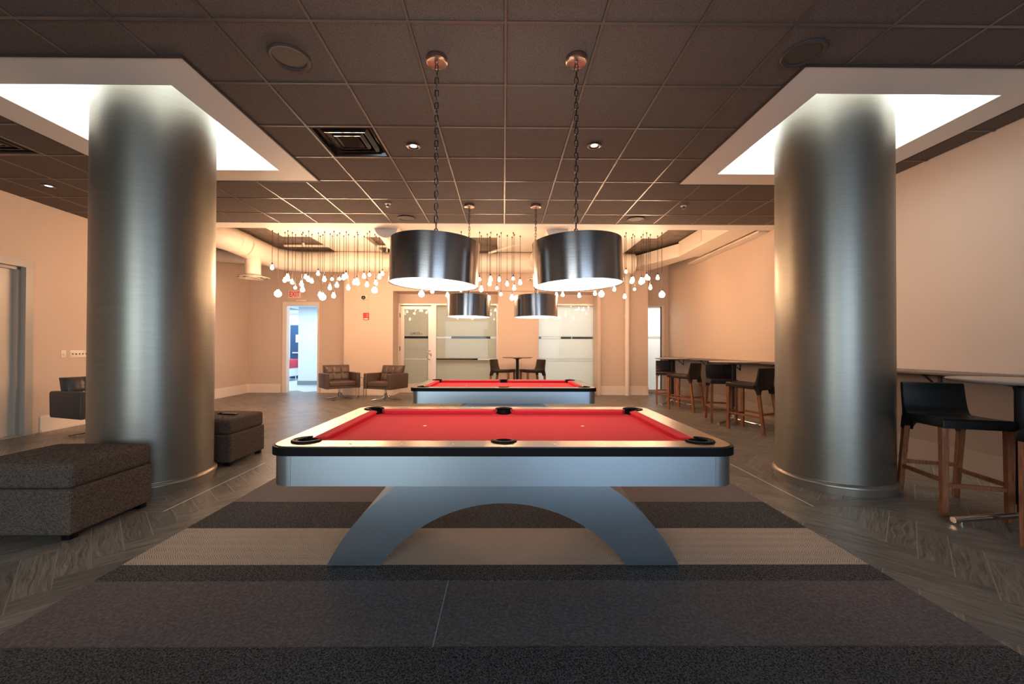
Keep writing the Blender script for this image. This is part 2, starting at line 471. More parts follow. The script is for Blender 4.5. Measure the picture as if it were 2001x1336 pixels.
# walls
def wall_quadbox(name, p0, p1, th, z0, z1, m=None, label=None):
    """vertical slab from plan point p0 to p1, thickness th to the left of the direction"""
    p0, p1 = Vector(p0), Vector(p1); d = (p1-p0).normalized(); n = Vector((-d.y, d.x))*th
    mb = MB(); mb.prism([tuple(p0), tuple(p1), tuple(p1+n), tuple(p0+n)], z0, z1)
    return struct(mb.build(name, m or M['wall'], smooth=0), label)
def left_wall():
    y0, y1 = 4.35, 5.70; zt = 2.36
    mb = MB()
    for a, b, z0, z1 in ((YF, y0, 0, 3.70), (y1, YB+.1, 0, 3.70), (y0, y1, zt, 3.70)):
        mb.prism([(xl(a), a), (xl(b), b), (xl(b)-.16, b), (xl(a)-.16, a)], z0, z1)
    struct(mb.build('wall_left', M['wall'], smooth=0), 'warm beige left wall')
left_wall()
wall_quadbox('wall_right', (XR, YB+.6), (XR, YF), .15, 0, 3.70, label='beige right wall above and below the drinks ledge')
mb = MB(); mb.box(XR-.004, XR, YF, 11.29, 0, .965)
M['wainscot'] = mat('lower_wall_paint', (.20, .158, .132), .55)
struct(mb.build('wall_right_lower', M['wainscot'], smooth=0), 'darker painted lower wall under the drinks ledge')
# back wall: door part, pilaster, recess with glazing, second pilaster, narrow window bay
def back_wall():
    mb = MB()
    def slab(x0, x1, y, z0, z1, th=.14): mb.box(x0, x1, y, y+th, z0, z1)
    slab(-7.1, -5.94, YB, 0, 3.70); slab(-5.02, -4.0, YB, 0, 3.70); slab(-5.94, -5.02, YB, 2.40, 3.70)
    mb.box(-4.10, -2.845, 10.5, 11.24, 0, 3.70)                   # left pilaster
    mb.box(-2.85, 2.45, 10.5, 11.24, 2.68, 3.70)                   # header over the recess
    mb.box(-.148, .90, 10.5, 11.24, 0, 2.69)                       # middle pier
    mb.box(-2.85, .0, 11.10, 11.24, 2.42, 2.69); mb.box(.88, 2.5, 11.10, 11.24, 2.42, 2.69)
    mb.box(2.52, 3.80, 10.7, 11.5, 0, 3.70)                        # right pilaster
    mb.box(2.44, 2.521, 10.58, 11.3, 0, 3.70)
    slab(3.7, XR+.1, 11.3, 2.40, 3.70); slab(4.44, XR+.1, 11.3, 0, 2.41)
    struct(mb.build('wall_back', M['wall'], smooth=0), 'warm lit back wall with pilasters and glazed recess')
back_wall()
# wall behind the camera, with two wide window openings
def rear_wall():
    mb = MB()
    y0, y1 = YF-.15, YF
    for a, b, c, d in ((-6.9, -3.75, 0, ZC), (-.95, .30, 0, ZC), (3.6, XR+.1, 0, ZC), (-3.75, -.95, 0, .55), (.30, 3.6, 0, .55), (-3.75, -.95, 2.95, ZC), (.30, 3.6, 2.95, ZC)):
        mb.box(a, b, y0, y1, c, d)
    struct(mb.build('wall_rear', M['wall'], smooth=0))
    for n, (a, b) in enumerate(((-3.75, -.95), (.30, 3.6))):
        f = MB()
        for x in (a+.03, (a+b)/2, b-.03): f.box(x-.03, x+.03, YF-.06, YF+.02, .55, 2.95)
        for z in (.58, 2.92): f.box(a, b, YF-.06, YF+.02, z-.03, z+.03)
        struct(f.build('window_%d' % (n+3), M['door_paint'], smooth=0))
rear_wall()

# ceiling tiles and grid, cut round the two soffit frames
SOFF = [(-4.43, -2.268, 2.868, 4.99), (2.168, 4.285, 2.903, 5.02)]
CXL, CXR, CYF, CYB = -6.75, XR, YF, 6.67
def ceiling():
    gx0, gy0, T = .0071, 1.927, .61
    def cuts(lo, hi, o):
        k0 = math.ceil((lo-o)/T); ls = [o+T*k for k in range(k0, k0+60) if lo < o+T*k < hi]
        return ls
    xs, ys = cuts(CXL, CXR, gx0), cuts(CYF, CYB, gy0)
    bx = [CXL]+xs+[CXR]; by = [CYF]+ys+[CYB]
    g = .012
    vents = [(-1.823, -1.213, 3.757, 4.367), (-5.483, -4.873, 3.757, 4.367)]
    def sub(rect, holes):
        out = [rect]
        for h in holes:
            nx = []
            for (a, b, c, d) in out:
                if b <= h[0] or a >= h[1] or d <= h[2] or c >= h[3]: nx.append((a, b, c, d)); continue
                if a < h[0]: nx.append((a, h[0], c, d))
                if b > h[1]: nx.append((h[1], b, c, d))
                a2, b2 = max(a, h[0]), min(b, h[1])
                if c < h[2]: nx.append((a2, b2, c, h[2]))
                if d > h[3]: nx.append((a2, b2, h[3], d))
            out = nx
        return [r for r in out if r[1]-r[0] > .004 and r[3]-r[2] > .004]
    mb = MB(); mb.mi = 0
    for i in range(len(bx)-1):
        for j in range(len(by)-1):
            r = (bx[i]+g, bx[i+1]-g, by[j]+g, by[j+1]-g)
            if any(abs((r[0]+r[1])/2-(v[0]+v[1])/2) < .1 and abs((r[2]+r[3])/2-(v[2]+v[3])/2) < .1 for v in vents): continue
            for (a, b, c, d) in sub(r, SOFF):
                mb.box(a, b, c, d, ZC+.003, ZC+.015)
    o = mb.build('ceiling', M['tile'], smooth=0); struct(o, 'dark brown tiled suspended ceiling')
    mb = MB(); g = .0095
    zz = ZC-.002
    for x in xs:
        for r in sub((x-g, x+g, CYF, CYB), SOFF+[(v[0]+g, v[1]-g, v[2]+g, v[3]-g) for v in vents]): mb.box(r[0], r[1], r[2], r[3], zz, zz+.02)
    for y in ys:
        for r in sub((CXL, CXR, y-g, y+g), SOFF): mb.box(r[0], r[1], r[2], r[3], zz+.0006, zz+.019)
    gr = mb.build('ceiling_grid', M['grid'], smooth=0, parent=o)
    mb = MB()
    for r in sub((CXL, CXR, CYF, CYB), SOFF): mb.box(r[0], r[1], r[2], r[3], ZC+.40, ZC+.42)
    mb.build('ceiling_backing', M['dark_gap'], parent=o, smooth=0)
ceiling()

# drywall band, bulkhead and open deck over the far end
mb = MB(); mb.box(-6.95, XR, 6.67, 6.96, ZC-.004, 3.70)
struct(mb.build('trim_1', M['white'], smooth=0), 'pale drywall band where the tiled ceiling ends')
mb = MB(); mb.box(-7.1, XR+.1, 6.9, YB+.5, ZD, ZD+.1)
struct(mb.build('ceiling_deck', M['deck'], smooth=0), 'raw brown-grey concrete deck above the far end')
mb = MB()
mb.box(-4.1, -2.95, 8.3, 10.52, 3.56, 3.66); mb.box(-.15, 2.95, 8.3, 10.52, 3.56, 3.66)
struct(mb.build('ceiling_beam', M['white'], smooth=0))
mb = MB(); mb.box(-4.49, 3.12, 7.62, 8.30, 3.47, 3.53)
tag(mb.build('ceiling_raft', M['white'], smooth=0), 'long flat white ceiling panel that the bare bulbs hang from', 'ceiling panel')

# soffit frames with lit recess
def soffit(idx, out, inn, label):
    x0, x1, y0, y1 = out; a0, a1, b0, b1 = inn
    z0, z1, zr = ZC-.006, ZC+.02, ZC+.105
    mb = MB()
    mb.prism([(x0, y0), (x1, y0), (x1, y1), (x0, y1)], z0, z1, holes=[[(a0-.03, b0-.03), (a1+.03, b0-.03), (a1+.03, b1+.03), (a0-.03, b1+.03)]])
    t = .03
    for r in ((a0-t, a1+t, b0-t, b0), (a0-t, a1+t, b1, b1+t), (a0-t, a0, b0, b1), (a1, a1+t, b0, b1)):
        mb.box(*r, z0, zr)
    q, zt = .26, ZC+.46          # the cove widens above the lip
    mb.prism([(a0-q, b0-q), (a1+q, b0-q), (a1+q, b1+q), (a0-q, b1+q)], zr-.012, zr, holes=[[(a0-t, b0-t), (a1+t, b0-t), (a1+t, b1+t), (a0-t, b1+t)]])
    for r in ((a0-q-.02, a1+q+.02, b0-q-.02, b0-q), (a0-q-.02, a1+q+.02, b1+q, b1+q+.02), (a0-q-.02, a0-q, b0-q, b1+q), (a1+q, a1+q+.02, b0-q, b1+q)):
        mb.box(*r, zr-.012, zt)
    o = struct(mb.build('trim_%d' % idx, M['white'], smooth=0), label)
    e = MB(); e.prism([(x0-.016, y0-.016), (x1+.016, y0-.016), (x1+.016, y1+.016), (x0-.016, y1+.016)], z0-.004, z1, holes=[[(x0, y0), (x1, y0), (x1, y1), (x0, y1)]])  # dark ring painted in place of the shadow round the frame edge
    e.build('reveal_shade_strip', M['reveal_shade'], parent=o, smooth=0, label='dark strip standing in for the shadow gap')
    mb = MB(); mb.box(a0-q, a1+q, b0-q, b1+q, zt-.03, zt)
    l = mb.build('cove_light', M['cove'], smooth=0)
    tag(l, 'glowing white light panel recessed in the ceiling around the %s column' % ('left' if idx == 2 else 'right'), 'ceiling light', 'column cove lights')
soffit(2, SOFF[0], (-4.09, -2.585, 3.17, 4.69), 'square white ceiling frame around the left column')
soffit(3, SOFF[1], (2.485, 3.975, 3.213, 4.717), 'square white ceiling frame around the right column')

def column(cx, cy, r, label):
    mb = MB(); mb.lathe([(r, .095), (r, ZC+.429)], cx, cy, 96)
    o = struct(mb.build('column', M['column'], smooth=60), label)
    mb = MB(); mb.lathe([(r-.01, 0), (r+.010, 0), (r+.012, .055), (r+.026, .060), (r+.027, .074), (r+.018, .084), (r+.004, .090), (r-.01, .098)], cx, cy, 96)
    mb.build('base_ring', M['column_ring'], parent=o, smooth=50)
column(-3.167, 3.737, .440, 'fat brushed silver round column on the left, beside the ottomans')
column(3.055, 3.780, .441, 'fat brushed silver round column on the right, beside the bar stools')

# baseboards
def baseboard(name, pts, side=1, h=.235, m=None):
    mb = MB()
    for p, q in zip(pts, pts[1:]):
        p, q = Vector(p), Vector(q); d = (q-p).normalized(); n = Vector((-d.y, d.x))*side
        e = d*.018
        for z0, z1, t in ((0, .035, .030), (.035, h-.03, .016), (h-.03, h, .010)):
            mb.prism([tuple(p), tuple(q), tuple(q+n*t), tuple(p+n*t)], z0, z1)
    return struct(mb.build(name, m or M['trim'], smooth=0))
baseboard('baseboard_left', [(xl(5.86), 5.86), (xl(YB), YB)], -1)
baseboard('baseboard_left_2', [(xl(YF), YF), (xl(4.2), 4.2)], -1)
baseboard('baseboard_back', [(xl(YB), YB), (-6.02, YB)], -1)
baseboard('baseboard_back_2', [(-4.93, YB), (-4.10, YB)], -1)
baseboard('baseboard_pilaster', [(-4.10, YB), (-4.10, 10.5), (-2.845, 10.5), (-2.845, 11.08)], -1)
baseboard('baseboard_pier', [(-.148, 10.5), (.90, 10.5)], -1)
baseboard('baseboard_pilaster_2', [(2.52, 10.7), (3.80, 10.7), (3.80, 11.3)], -1)
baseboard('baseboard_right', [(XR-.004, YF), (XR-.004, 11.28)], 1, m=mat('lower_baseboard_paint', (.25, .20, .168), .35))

# ------------------------------------------------------------------ doors and glazing
def door_left():
    y0, y1, zt = 4.35, 5.70, 2.36
    root = MB()
    f = MB()
    def jam(a, b, z0, z1, xo, xi):
        f.prism([(xl(a)+xo, a), (xl(b)+xo, b), (xl(b)+xi, b), (xl(a)+xi, a)], z0, z1)
    jam(y1-.05, y1+.05, 0, zt+.05, .02, -.17); jam(y0-.05, y0+.05, 0, zt+.05, .02, -.17); jam(y0, y1, zt-.05, zt+.05, .02, -.17)
    jam(y1-.10, y1-.05, 0, zt-.05, -.05, -.17); jam(y0, y1, zt-.09, zt-.05, -.05, -.17); jam(y0, y1, -.01, .012, .01, -.17)
    o = struct(f.build('door_1', M['door_paint'], smooth=0), 'grey metal door frame at the left edge')
    l = MB(); l.prism([(xl(y0)-.10, y0+.05), (xl(y1)-.10, y1-.10), (xl(y1)-.15, y1-.10), (xl(y0)-.15, y0+.05)], .014, zt-.06)
    l.build('door_leaf', M['door_leaf'], parent=o, smooth=0)
door_left()

def door_corridor():
    f = MB(); x0, x1, zt = -5.94, -5.02, 2.40
    f.box(x0-.035, x0+.075, YB-.025, YB+.14, 0, zt+.05); f.box(x1-.015, x1+.03, YB-.02, YB+.14, 0, zt+.05); f.box(x0+.075, x1-.015, YB-.022, YB+.138, zt-.045, zt+.05)
    o = struct(f.build('door_2', M['trim'], smooth=0), 'open doorway with beige frame into a blue-white corridor')
    s = MB(); s.box(x1-.03, x1-.013, YB+.02, YB+.05, .98, 1.06); s.build('strike_plate', M['black'], parent=o, smooth=0)
    s = MB(); s.box(-5.60, -5.35, YB-.035, YB-.001, 2.475, 2.505, .006); tag(s.build('door_sensor', M['plate']), 'small white sensor strip on the wall above the open doorway', 'sensor')
    # corridor shell
    c = MB()
    c.box(-9.2, -4.2, 16.1, 16.25, 0, 3.0); c.box(-9.35, -9.2, 11.24, 16.2, 0, 3.0); c.box(-4.2, -4.1, 11.24, 16.2, 0, 2.6); c.box(-9.3, -7.1, 11.24, 11.3, 0, 2.6)
    c.box(-6.72, -4.2, 13.4, 16.2, 0, 2.6)       # wall with the pale face
    struct(c.build('wall_corridor', M['corr'], smooth=0), 'pale blue-white corridor wall seen through the doorway')
    c = MB(); c.box(-9.3, -4.2, 11.22, 16.2, 2.55, 2.65); struct(c.build('ceiling_corridor', M['corr'], smooth=0))
    c = MB(); c.box(-9.3, -4.2, 11.20, 16.2, -.06, -.001); struct(c.build('floor_corridor', M['corr_floor'], smooth=0))
    c = MB(); c.box(-6.74, -4.2, 13.38, 13.41, 0, .13)
    struct(c.build('baseboard_corridor', M['corr_base'], smooth=0))
    d = MB(); d.box(-8.36, -7.44, 16.04, 16.10, .02, 2.10)
    o = struct(d.build('door_3', M['blue_door'], smooth=0), 'dark blue steel door at the end of the corridor')
    d = MB(); d.box(-8.26, -7.5, 16.00, 16.04, .98, 1.04, .01); d.build('push_bar', M['chrome'], parent=o)
    d = MB(); d.box(-8.14, -7.8, 16.03, 16.041, 1.42, 1.72)
    tag(d.build('paper_notice', M['dot'], smooth=0), 'white paper notice taped to the blue corridor door', 'notice')
    t = thing('sofa', 'red vinyl bench sofa in the corridor beyond the doorway', 'sofa', (-8.4, 15.2, 0))
    b = MB(); b.box(-.75, .40, -.38, .38, .46, .60, .04, 3); b.build('seat', M['sofa_red'], t)
    b = MB(); b.box(-.75, .40, .16, .40, .58, .80, .05, 3); b.build('backrest', M['sofa_red'], t)
    b = MB(); b.box(.40, .66, -.40, .40, .455, .79, .05, 3); b.build('armrest', M['sofa_red'], t)
    b = MB(); b.box(-.70, .62, -.34, .34, .16, .46, .01); b.build('plinth', M['corr'], t)
    for x in (-.6, .55):
        for y in (-.28, .28):
            b = MB(); b.cyl((x, y, 0), (x, y, .17), .02); b.build('leg', M['chrome'], t)
    v = MB(); v.box(-7.55, -7.15, 13.8, 14.4, 2.535, 2.549)
    tag(v.build('air_grille', M['corr_base'], smooth=0), 'flat grey air grille in the corridor ceiling', 'air vent')
door_corridor()

def meshify(o, m, parent):
    bpy.context.view_layer.update()
    me = bpy.data.meshes.new_from_object(o.evaluated_get(bpy.context.evaluated_depsgraph_get()))
    q = bpy.data.objects.new(o.name, me); mw = o.matrix_basis.copy(); nm = o.name
    bpy.data.objects.remove(o); q.name = nm
    COL.objects.link(q); q.matrix_basis = mw; me.materials.clear(); me.materials.append(m); q.parent = parent
    return q
def text(name, s, size, loc, m, parent, ext=.001, font_rot=(R(90), 0, 0), bold=0, sx=1):
    cu = bpy.data.curves.new(name, 'FONT'); cu.body = s; cu.size = size; cu.extrude = ext; cu.offset = bold
    cu.align_x = 'LEFT'
    o = bpy.data.objects.new(name, cu); COL.objects.link(o); o.location = loc; o.rotation_euler = font_rot; o.scale = (sx, 1, 1)
    return meshify(o, m, parent)

def glazing(name, x0, x1, z0, z1, y, bands, parent, base='frost'):
    """pane built as stacked strips: frosted film with clear bands; bands = [(zlo, zhi, mat, x0, x1)]"""
    mb = MB(); mats = []
    def mi(k):
        if k not in mats: mats.append(k)
        return mats.index(k)
    zs = z0
    for (a, b, segs) in sorted(bands):
        mb.mi = mi(base); mb.box(x0, x1, y, y+.01, zs, a)
        for (k, s0, s1) in segs:
            mb.mi = mi(k); mb.box(s0, s1, y, y+.01, a, b)
        zs = b
    mb.mi = mi(base); mb.box(x0, x1, y, y+.01, zs, z1)
    return mb.build(name, [M[k] for k in mats], parent, smooth=0)

def storefront():
    y = 11.08
    fm = M['frame_alu']
    # outer frame + mullion
    f = MB()
    f.box(-2.845, -2.80, y-.03, y+.06, 0, 2.42); f.box(-1.965, -1.825, y-.03, y+.06, 0, 2.42); f.box(-.20, -.148, y-.03, y+.06, 0, 2.42)
    f.box(-2.80, -1.965, y-.029, y+.059, 2.375, 2.42); f.box(-1.825, -.20, y-.029, y+.059, 2.375, 2.42); f.box(-1.825, -.20, y-.029, y+.059, 0, .10)
    o = struct(f.build('window_1', fm, smooth=0), 'aluminium framed frosted glass panel beside the glass door')
    segs = [('frost_light', -1.825, -1.42), ('clear', -1.42, -.36), ('frost_light', -.36, -.20)]
    glazing('glass', -1.825, -.20, .10, 2.375, y+.01, [(1.475, 1.535, segs), (.895, .935, [('clear', -1.825, -.70), ('frost_light', -.70, -.20)])], o)
    # door
    f = MB()
    f.box(-2.797, -2.69, y-.02, y+.03, .01, 2.35); f.box(-2.04, -1.968, y-.02, y+.03, .01, 2.35); f.box(-2.69, -2.04, y-.019, y+.029, 2.265, 2.35); f.box(-2.69, -2.04, y-.019, y+.029, .01, .26)
    d = struct(f.build('door_4', fm, smooth=0), 'aluminium framed frosted glass door in the back wall')
    g = glazing('glass', -2.69, -2.04, .26, 2.265, y, [(1.475, 1.535, [('clear', -2.69, -2.04)]), (1.17, 1.19, [('frost_light', -2.69, -2.04)]), (.90, .94, [('frost_light', -2.69, -2.04)])], d)
    h = MB(); h.tube([(-1.985, y-.02, 1.145), (-2.035, y-.07, 1.14), (-2.06, y-.085, 1.10), (-2.06, y-.085, .95), (-2.035, y-.07, .915), (-1.985, y-.02, .91)], .012, 8)
    h.build('handle', M['chrome'], d)
    h = MB(); h.cyl((-2.005, y-.03, 1.055), (-2.005, y-.015, 1.055), .014); h.box(-1.972, -1.955, y-.036, y-.02, .99, 1.06); h.build('lock', M['black'], d)
    for z in (.4, 1.2, 2.1):
        h = MB(); h.box(-2.815, -2.795, y-.036, y-.02, z-.06, z+.06); h.build('hinge', M['grid'], d)
    dk = mat('door_lettering_dark', (.02, .016, .012), .5); rd = mat('door_lettering_red', (.45, .03, .04), .5)
    text('lettering', 'CARCO', .095, (-2.535, y-.004, 1.577), dk, d, bold=.0015, sx=.78)
    text('lettering', 'live', .075, (-2.285, y-.004, 1.577), rd, d, sx=.9)
    # window in the right half of the recess
    f = MB()
    f.box(.902, .95, y-.03, y+.06, 0, 2.42); f.box(2.50, 2.57, y-.03, y+.06, 0, 2.42); f.box(.95, 2.50, y-.029, y+.059, 2.385, 2.42); f.box(.95, 2.50, y-.029, y+.059, 0, .10)
    o = struct(f.build('window_2', fm, smooth=0), 'wide frosted glass panel right of the far bar table')
    segs = [('clear', .95, 1.02), ('frost_light', 1.02, 1.56), ('clear', 1.56, 1.84), ('frost', 1.84, 1.87), ('clear', 1.87, 2.50)]
    glazing('glass', .95, 2.50, .10, 2.385, y+.01, [(1.475, 1.535, segs), (.87, .93, [('frost_light', .95, 2.50)])], o, 'frost_light')
    # narrow window at the far right corner
    y2 = 11.3
    f = MB()
    f.box(4.36, 4.45, y2-.03, y2+.06, 0, 2.41); f.box(3.802, 4.36, y2-.029, y2+.059, 2.385, 2.41); f.box(3.802, 4.36, y2-.029, y2+.059, 0, .08)
    o = struct(f.build('window_5', fm, smooth=0), 'narrow frosted window in the far right corner')
    f = MB(); f.box(4.355, 4.375, y2-.035, y2, .08, 2.385); f.build('gasket', M['black'], o, smooth=0)
    glazing('glass', 3.75, 4.36, .08, 2.385, y2+.01, [(1.50, 1.55, [('frost_light', 3.75, 4.36)])], o, 'frost_white')
    # office beyond the glass
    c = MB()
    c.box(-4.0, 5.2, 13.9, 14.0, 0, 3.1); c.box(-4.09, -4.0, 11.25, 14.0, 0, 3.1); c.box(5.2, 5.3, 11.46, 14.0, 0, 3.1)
    struct(c.build('wall_office', M['office'], smooth=0), 'dark-coloured office wall imitating a dim room behind the frosted glass')
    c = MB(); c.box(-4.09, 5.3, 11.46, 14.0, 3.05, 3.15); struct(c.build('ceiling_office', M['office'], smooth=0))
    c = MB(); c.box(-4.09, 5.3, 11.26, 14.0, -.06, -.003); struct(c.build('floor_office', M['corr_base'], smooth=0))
    t = thing('pool_cue', 'brown pool cue lying along the clear strip of the frosted glass', 'pool cue', (-1.30, 11.13, .915))
    b = MB(); b.cyl((-.62, 0, 0), (.45, 0, 0), .009, .014); b.build('shaft', M['cue'], t)
    b = MB(); b.cyl((.45, 0, 0), (.58, 0, 0), .016, .017); b.build('butt', M['black'], t)
    b = MB(); b.box(-1.83, -.2, 11.105, 11.16, .885, .899)
    tag(b.build('sill_rail', fm, smooth=0), 'thin rail behind the frosted glass carrying the pool cue', 'rail')
storefront()

# ------------------------------------------------------------------ pool tables
def rrect(hx, hy, r, n=8, cx=0, cy=0):
    pts = []
    for sx, sy, a0 in ((1, 1, 0), (-1, 1, 90), (-1, -1, 180), (1, -1, 270)):
        for k in range(n+1):
            a = R(a0+90*k/n); pts.append((cx+sx*(hx-r)+r*math.cos(a), cy+sy*(hy-r)+r*math.sin(a)))
    return pts
def pocket_outline(a, b, rc, rs, n=10):
    """rectangle a x b whose corners and long-side middles bulge out as pocket arcs (counter-clockwise)"""
    pts = []
    def arc(cx, cy, r, a0, a1):
        for k in range(n+1):
            t = R(a0+(a1-a0)*k/n); pts.append((cx+r*math.cos(t), cy+r*math.sin(t)))
    arc(a, b, rc, -90, 180); arc(0, b, rs, 0, 180)
    arc(-a, b, rc, 0, 270); arc(-a, -b, rc, 90, 360)
    arc(0, -b, rs, 180, 360); arc(a, -b, rc, 180, 450)
    return pts
TA, TB = .985, .530
def make_table():
    t = thing('pool_table', 'near pool table with red cloth and silver arched base tinted blue like window light on the striped rug', 'pool table', (.003, 2.585, .0), 0, 'pool tables')
    # rail cap
    b = MB(); b.prism(rrect(1.112, .657, .095), .724, .745, holes=[pocket_outline(TA, TB, .060, .052)[::-1]])
    RAIL = b.build('rail', M['alu_rail'], t, smooth=30)
    b = MB(); b.prism(rrect(1.124, .669, .10), .702, .7415, holes=[rrect(1.04, .585, .05)[::-1]])
    b.build('edge_trim', M['black'], t, smooth=30)
    # cloth bed
    # simple bed polygon with pocket mouths cut away
    b = MB()
    def bite(cx, cy, r, a0, a1, n=8): return [(cx+r*math.cos(R(a0+(a1-a0)*k/n)), cy+r*math.sin(R(a0+(a1-a0)*k/n))) for k in range(n+1)]
    e = .004
    lp = bite(TA+.01, TB+.01, .062, -90, -180)+bite(0, TB+.022, .05, 0, -180)+bite(-TA-.01, TB+.01, .062, 0, -90)+bite(-TA-.01, -TB-.01, .062, 90, 0)+bite(0, -TB-.022, .05, 180, 0)+bite(TA+.01, -TB-.01, .062, 180, 90)
    b.prism(lp, .690, .710); BED = b.build('cloth_bed', M['cloth'], t, smooth=0)
    # cushions
    def cushion(p0, p1, inward):
        p0, p1, n = Vector(p0), Vector(p1), Vector(inward); d = (p1-p0).normalized()
        m = MB(); rows = []
        for q, s in ((p0, 1), (p1, -1)):
            a = q+n*0; c = q+n*.050+d*s*.034
            rows.append([m.bm.verts.new((a.x, a.y, .7455)), m.bm.verts.new((c.x, c.y, .7415)), m.bm.verts.new((c.x+n.x*.002, c.y+n.y*.002, .736)), m.bm.verts.new((c.x-n.x*.012, c.y-n.y*.012, .710)), m.bm.verts.new((a.x, a.y, .705))])
        for k in range(5): m.bm.faces.new([rows[0][k], rows[0][(k+1) % 5], rows[1][(k+1) % 5], rows[1][k]])
        m.bm.faces.new(rows[0]); m.bm.faces.new(rows[1][::-1])
        m.build('cushion', M['cloth'], t, smooth=0)
    for sy in (1, -1):
        cushion((-TA+.062, sy*TB), (-.055, sy*TB), (0, -sy)); cushion((.055, sy*TB), (TA-.062, sy*TB), (0, -sy))
    for sx in (1, -1): cushion((sx*TA, -TB+.062), (sx*TA, TB-.062), (-sx, 0))
    # pockets
    def pocket(cx, cy, mid, span, r):
        m = MB(); n = 18
        def ring(ri, ro, z0, z1, a0, a1):
            vi = []
            for k in range(n+1):
                a = R(a0+(a1-a0)*k/n); c, s = math.cos(a), math.sin(a)
                vi.append([m.bm.verts.new((cx+q*c, cy+q*s, z)) for q, z in ((ri, z0), (ri, z1-.003), (ri+.003, z1), (ro-.004, z1), (ro, z1-.004), (ro, z0))])
            for u, v in zip(vi, vi[1:]):
                for k in range(6): m.bm.faces.new([u[k], u[(k+1) % 6], v[(k+1) % 6], v[k]])
            m.bm.faces.new(vi[0]); m.bm.faces.new(vi[-1][::-1])
        ring(r-.002, r+.014, .742, .7535, mid-span/2, mid+span/2)
        ring(r-.016, r-.001, .69, .751, mid-span*.42, mid+span*.42)
        m.lathe([(r-.004, .744), (r-.008, .62), (.001, .61)], cx, cy, 24)
        m.build('pocket', M['black'], t, smooth=40)
    for sx, sy, mid in ((1, 1, 45), (-1, 1, 135), (-1, -1, 225), (1, -1, 315)): pocket(sx*TA, sy*TB, mid, 262, .060)
    pocket(0, TB, 90, 176, .052); pocket(0, -TB, 270, 176, .052)
    # rail sights and cloth spots
    for sy in (1, -1):
        for k in (-3, -2, -1, 1, 2, 3):
            m = MB(); m.lathe([(.0065, .7452), (.0055, .7462), (0, .7462)], k*TA/4, sy*(TB+.078), 10); m.build('sight', M['dot'], RAIL)
    for sx in (1, -1):
        for k in (-1, 0, 1):
            m = MB(); m.lathe([(.0065, .7452), (.0055, .7462), (0, .7462)], sx*(TA+.078), k*TB/2, 10); m.build('sight', M['dot'], RAIL)
    for sx in (1, -1):
        m = MB(); m.lathe([(.012, .7101), (.012, .7106), (0, .7106)], sx*.507, .04, 12); m.build('spot', M['dot'], BED)
    # cabinet: straight panels and rounded corner castings
    hx, hy, r, th = 1.108, .650, .085, .02
    z0, z1 = .556, .703
    def strip(pts, nm, m_):
        m = MB(); out = [Vector(p) for p in pts]; inn = []
        for i, p in enumerate(out):
            d = (out[min(i+1, len(out)-1)]-out[max(i-1, 0)]).normalized(); inn.append(p+Vector((-d.y, d.x))*th)
        m.prism([tuple(p) for p in out]+[tuple(p) for p in inn[::-1]], z0, z1)
        m.build(nm, m_, t, smooth=30)
    s = .0012; ex = .018
    strip([(-hx+r+ex, -hy), (hx-r-ex, -hy)], 'side_panel', M['alu']); strip([(hx-r-ex, hy), (-hx+r+ex, hy)], 'side_panel', M['alu'])
    strip([(hx, -hy+r+ex), (hx, hy-r-ex)], 'end_panel', M['alu']); strip([(-hx, hy-r-ex), (-hx, -hy+r+ex)], 'end_panel', M['alu'])
    for sx, sy, a0 in ((1, 1, 0), (-1, 1, 90), (-1, -1, 180), (1, -1, 270)):
        pts = [(sx*(hx-r)+r*math.cos(R(a0+90*k/10)), sy*(hy-r)+r*math.sin(R(a0+90*k/10))) for k in range(11)]
        d0 = Vector((-math.sin(R(a0)), math.cos(R(a0)))); d1 = Vector((-math.sin(R(a0+90)), math.cos(R(a0+90))))
        q0 = Vector(pts[0])-d0*(ex-s); q1 = Vector(pts[-1])+d1*(ex-s)
        strip([tuple(q0)]+pts+[tuple(q1)], 'corner_casting', M['alu'])
    m = MB(); m.box(-hx+.03, hx-.03, -hy+.03, hy-.03, .575, .69); m.build('slate_bed', M['dark_gap'], t, smooth=0)
    # arched base
    m = MB(); pts = []
    Ro, zo, Ri, zi = 1.079, -.471, .844, -.503
    zt = .580; n = 22
    xo0, xo1 = math.sqrt(Ro*Ro-zo*zo), math.sqrt(Ro*Ro-(zt-zo)**2)
    a0 = math.acos(xo0/Ro); a1 = math.acos(xo1/Ro)
    for k in range(n+1):
        a = a0+(a1-a0)*k/n; pts.append((Ro*math.cos(a), zo+Ro*math.sin(a)))
    for k in range(n+1):
        a = a1+(a0-a1)*k/n; pts.append((-Ro*math.cos(a), zo+Ro*math.sin(a)))
    b0 = math.asin(-zi/Ri)
    for k in range(2*n+1):
        a = (PI-b0)+(b0-(PI-b0))*k/(2*n); pts.append((Ri*math.cos(a), zi+Ri*math.sin(a)))
    T_ = Matrix(((1, 0, 0, 0), (0, 0, 1, 0), (0, 1, 0, .012), (0, 0, 0, 1)))
    m.prism(pts, -.325, .325, M=T_)
    BASE = m.build('arched_base', M['alu'], t, smooth=30)
    for sx in (-1, 1):
        for sy in (-1, 1):
            for x in (.93, .74):
                f = MB(); f.cyl((sx*x, sy*.26, .004), (sx*x, sy*.26, .014), .022); f.build('foot', M['black'], BASE)
    return t
TABLE = make_table()
TABLE.location.z = .010
dup(TABLE, (.003, 5.53, 0), 0, label='far pool table with red cloth, nearer the hanging bulbs, standing on bare wood floor')

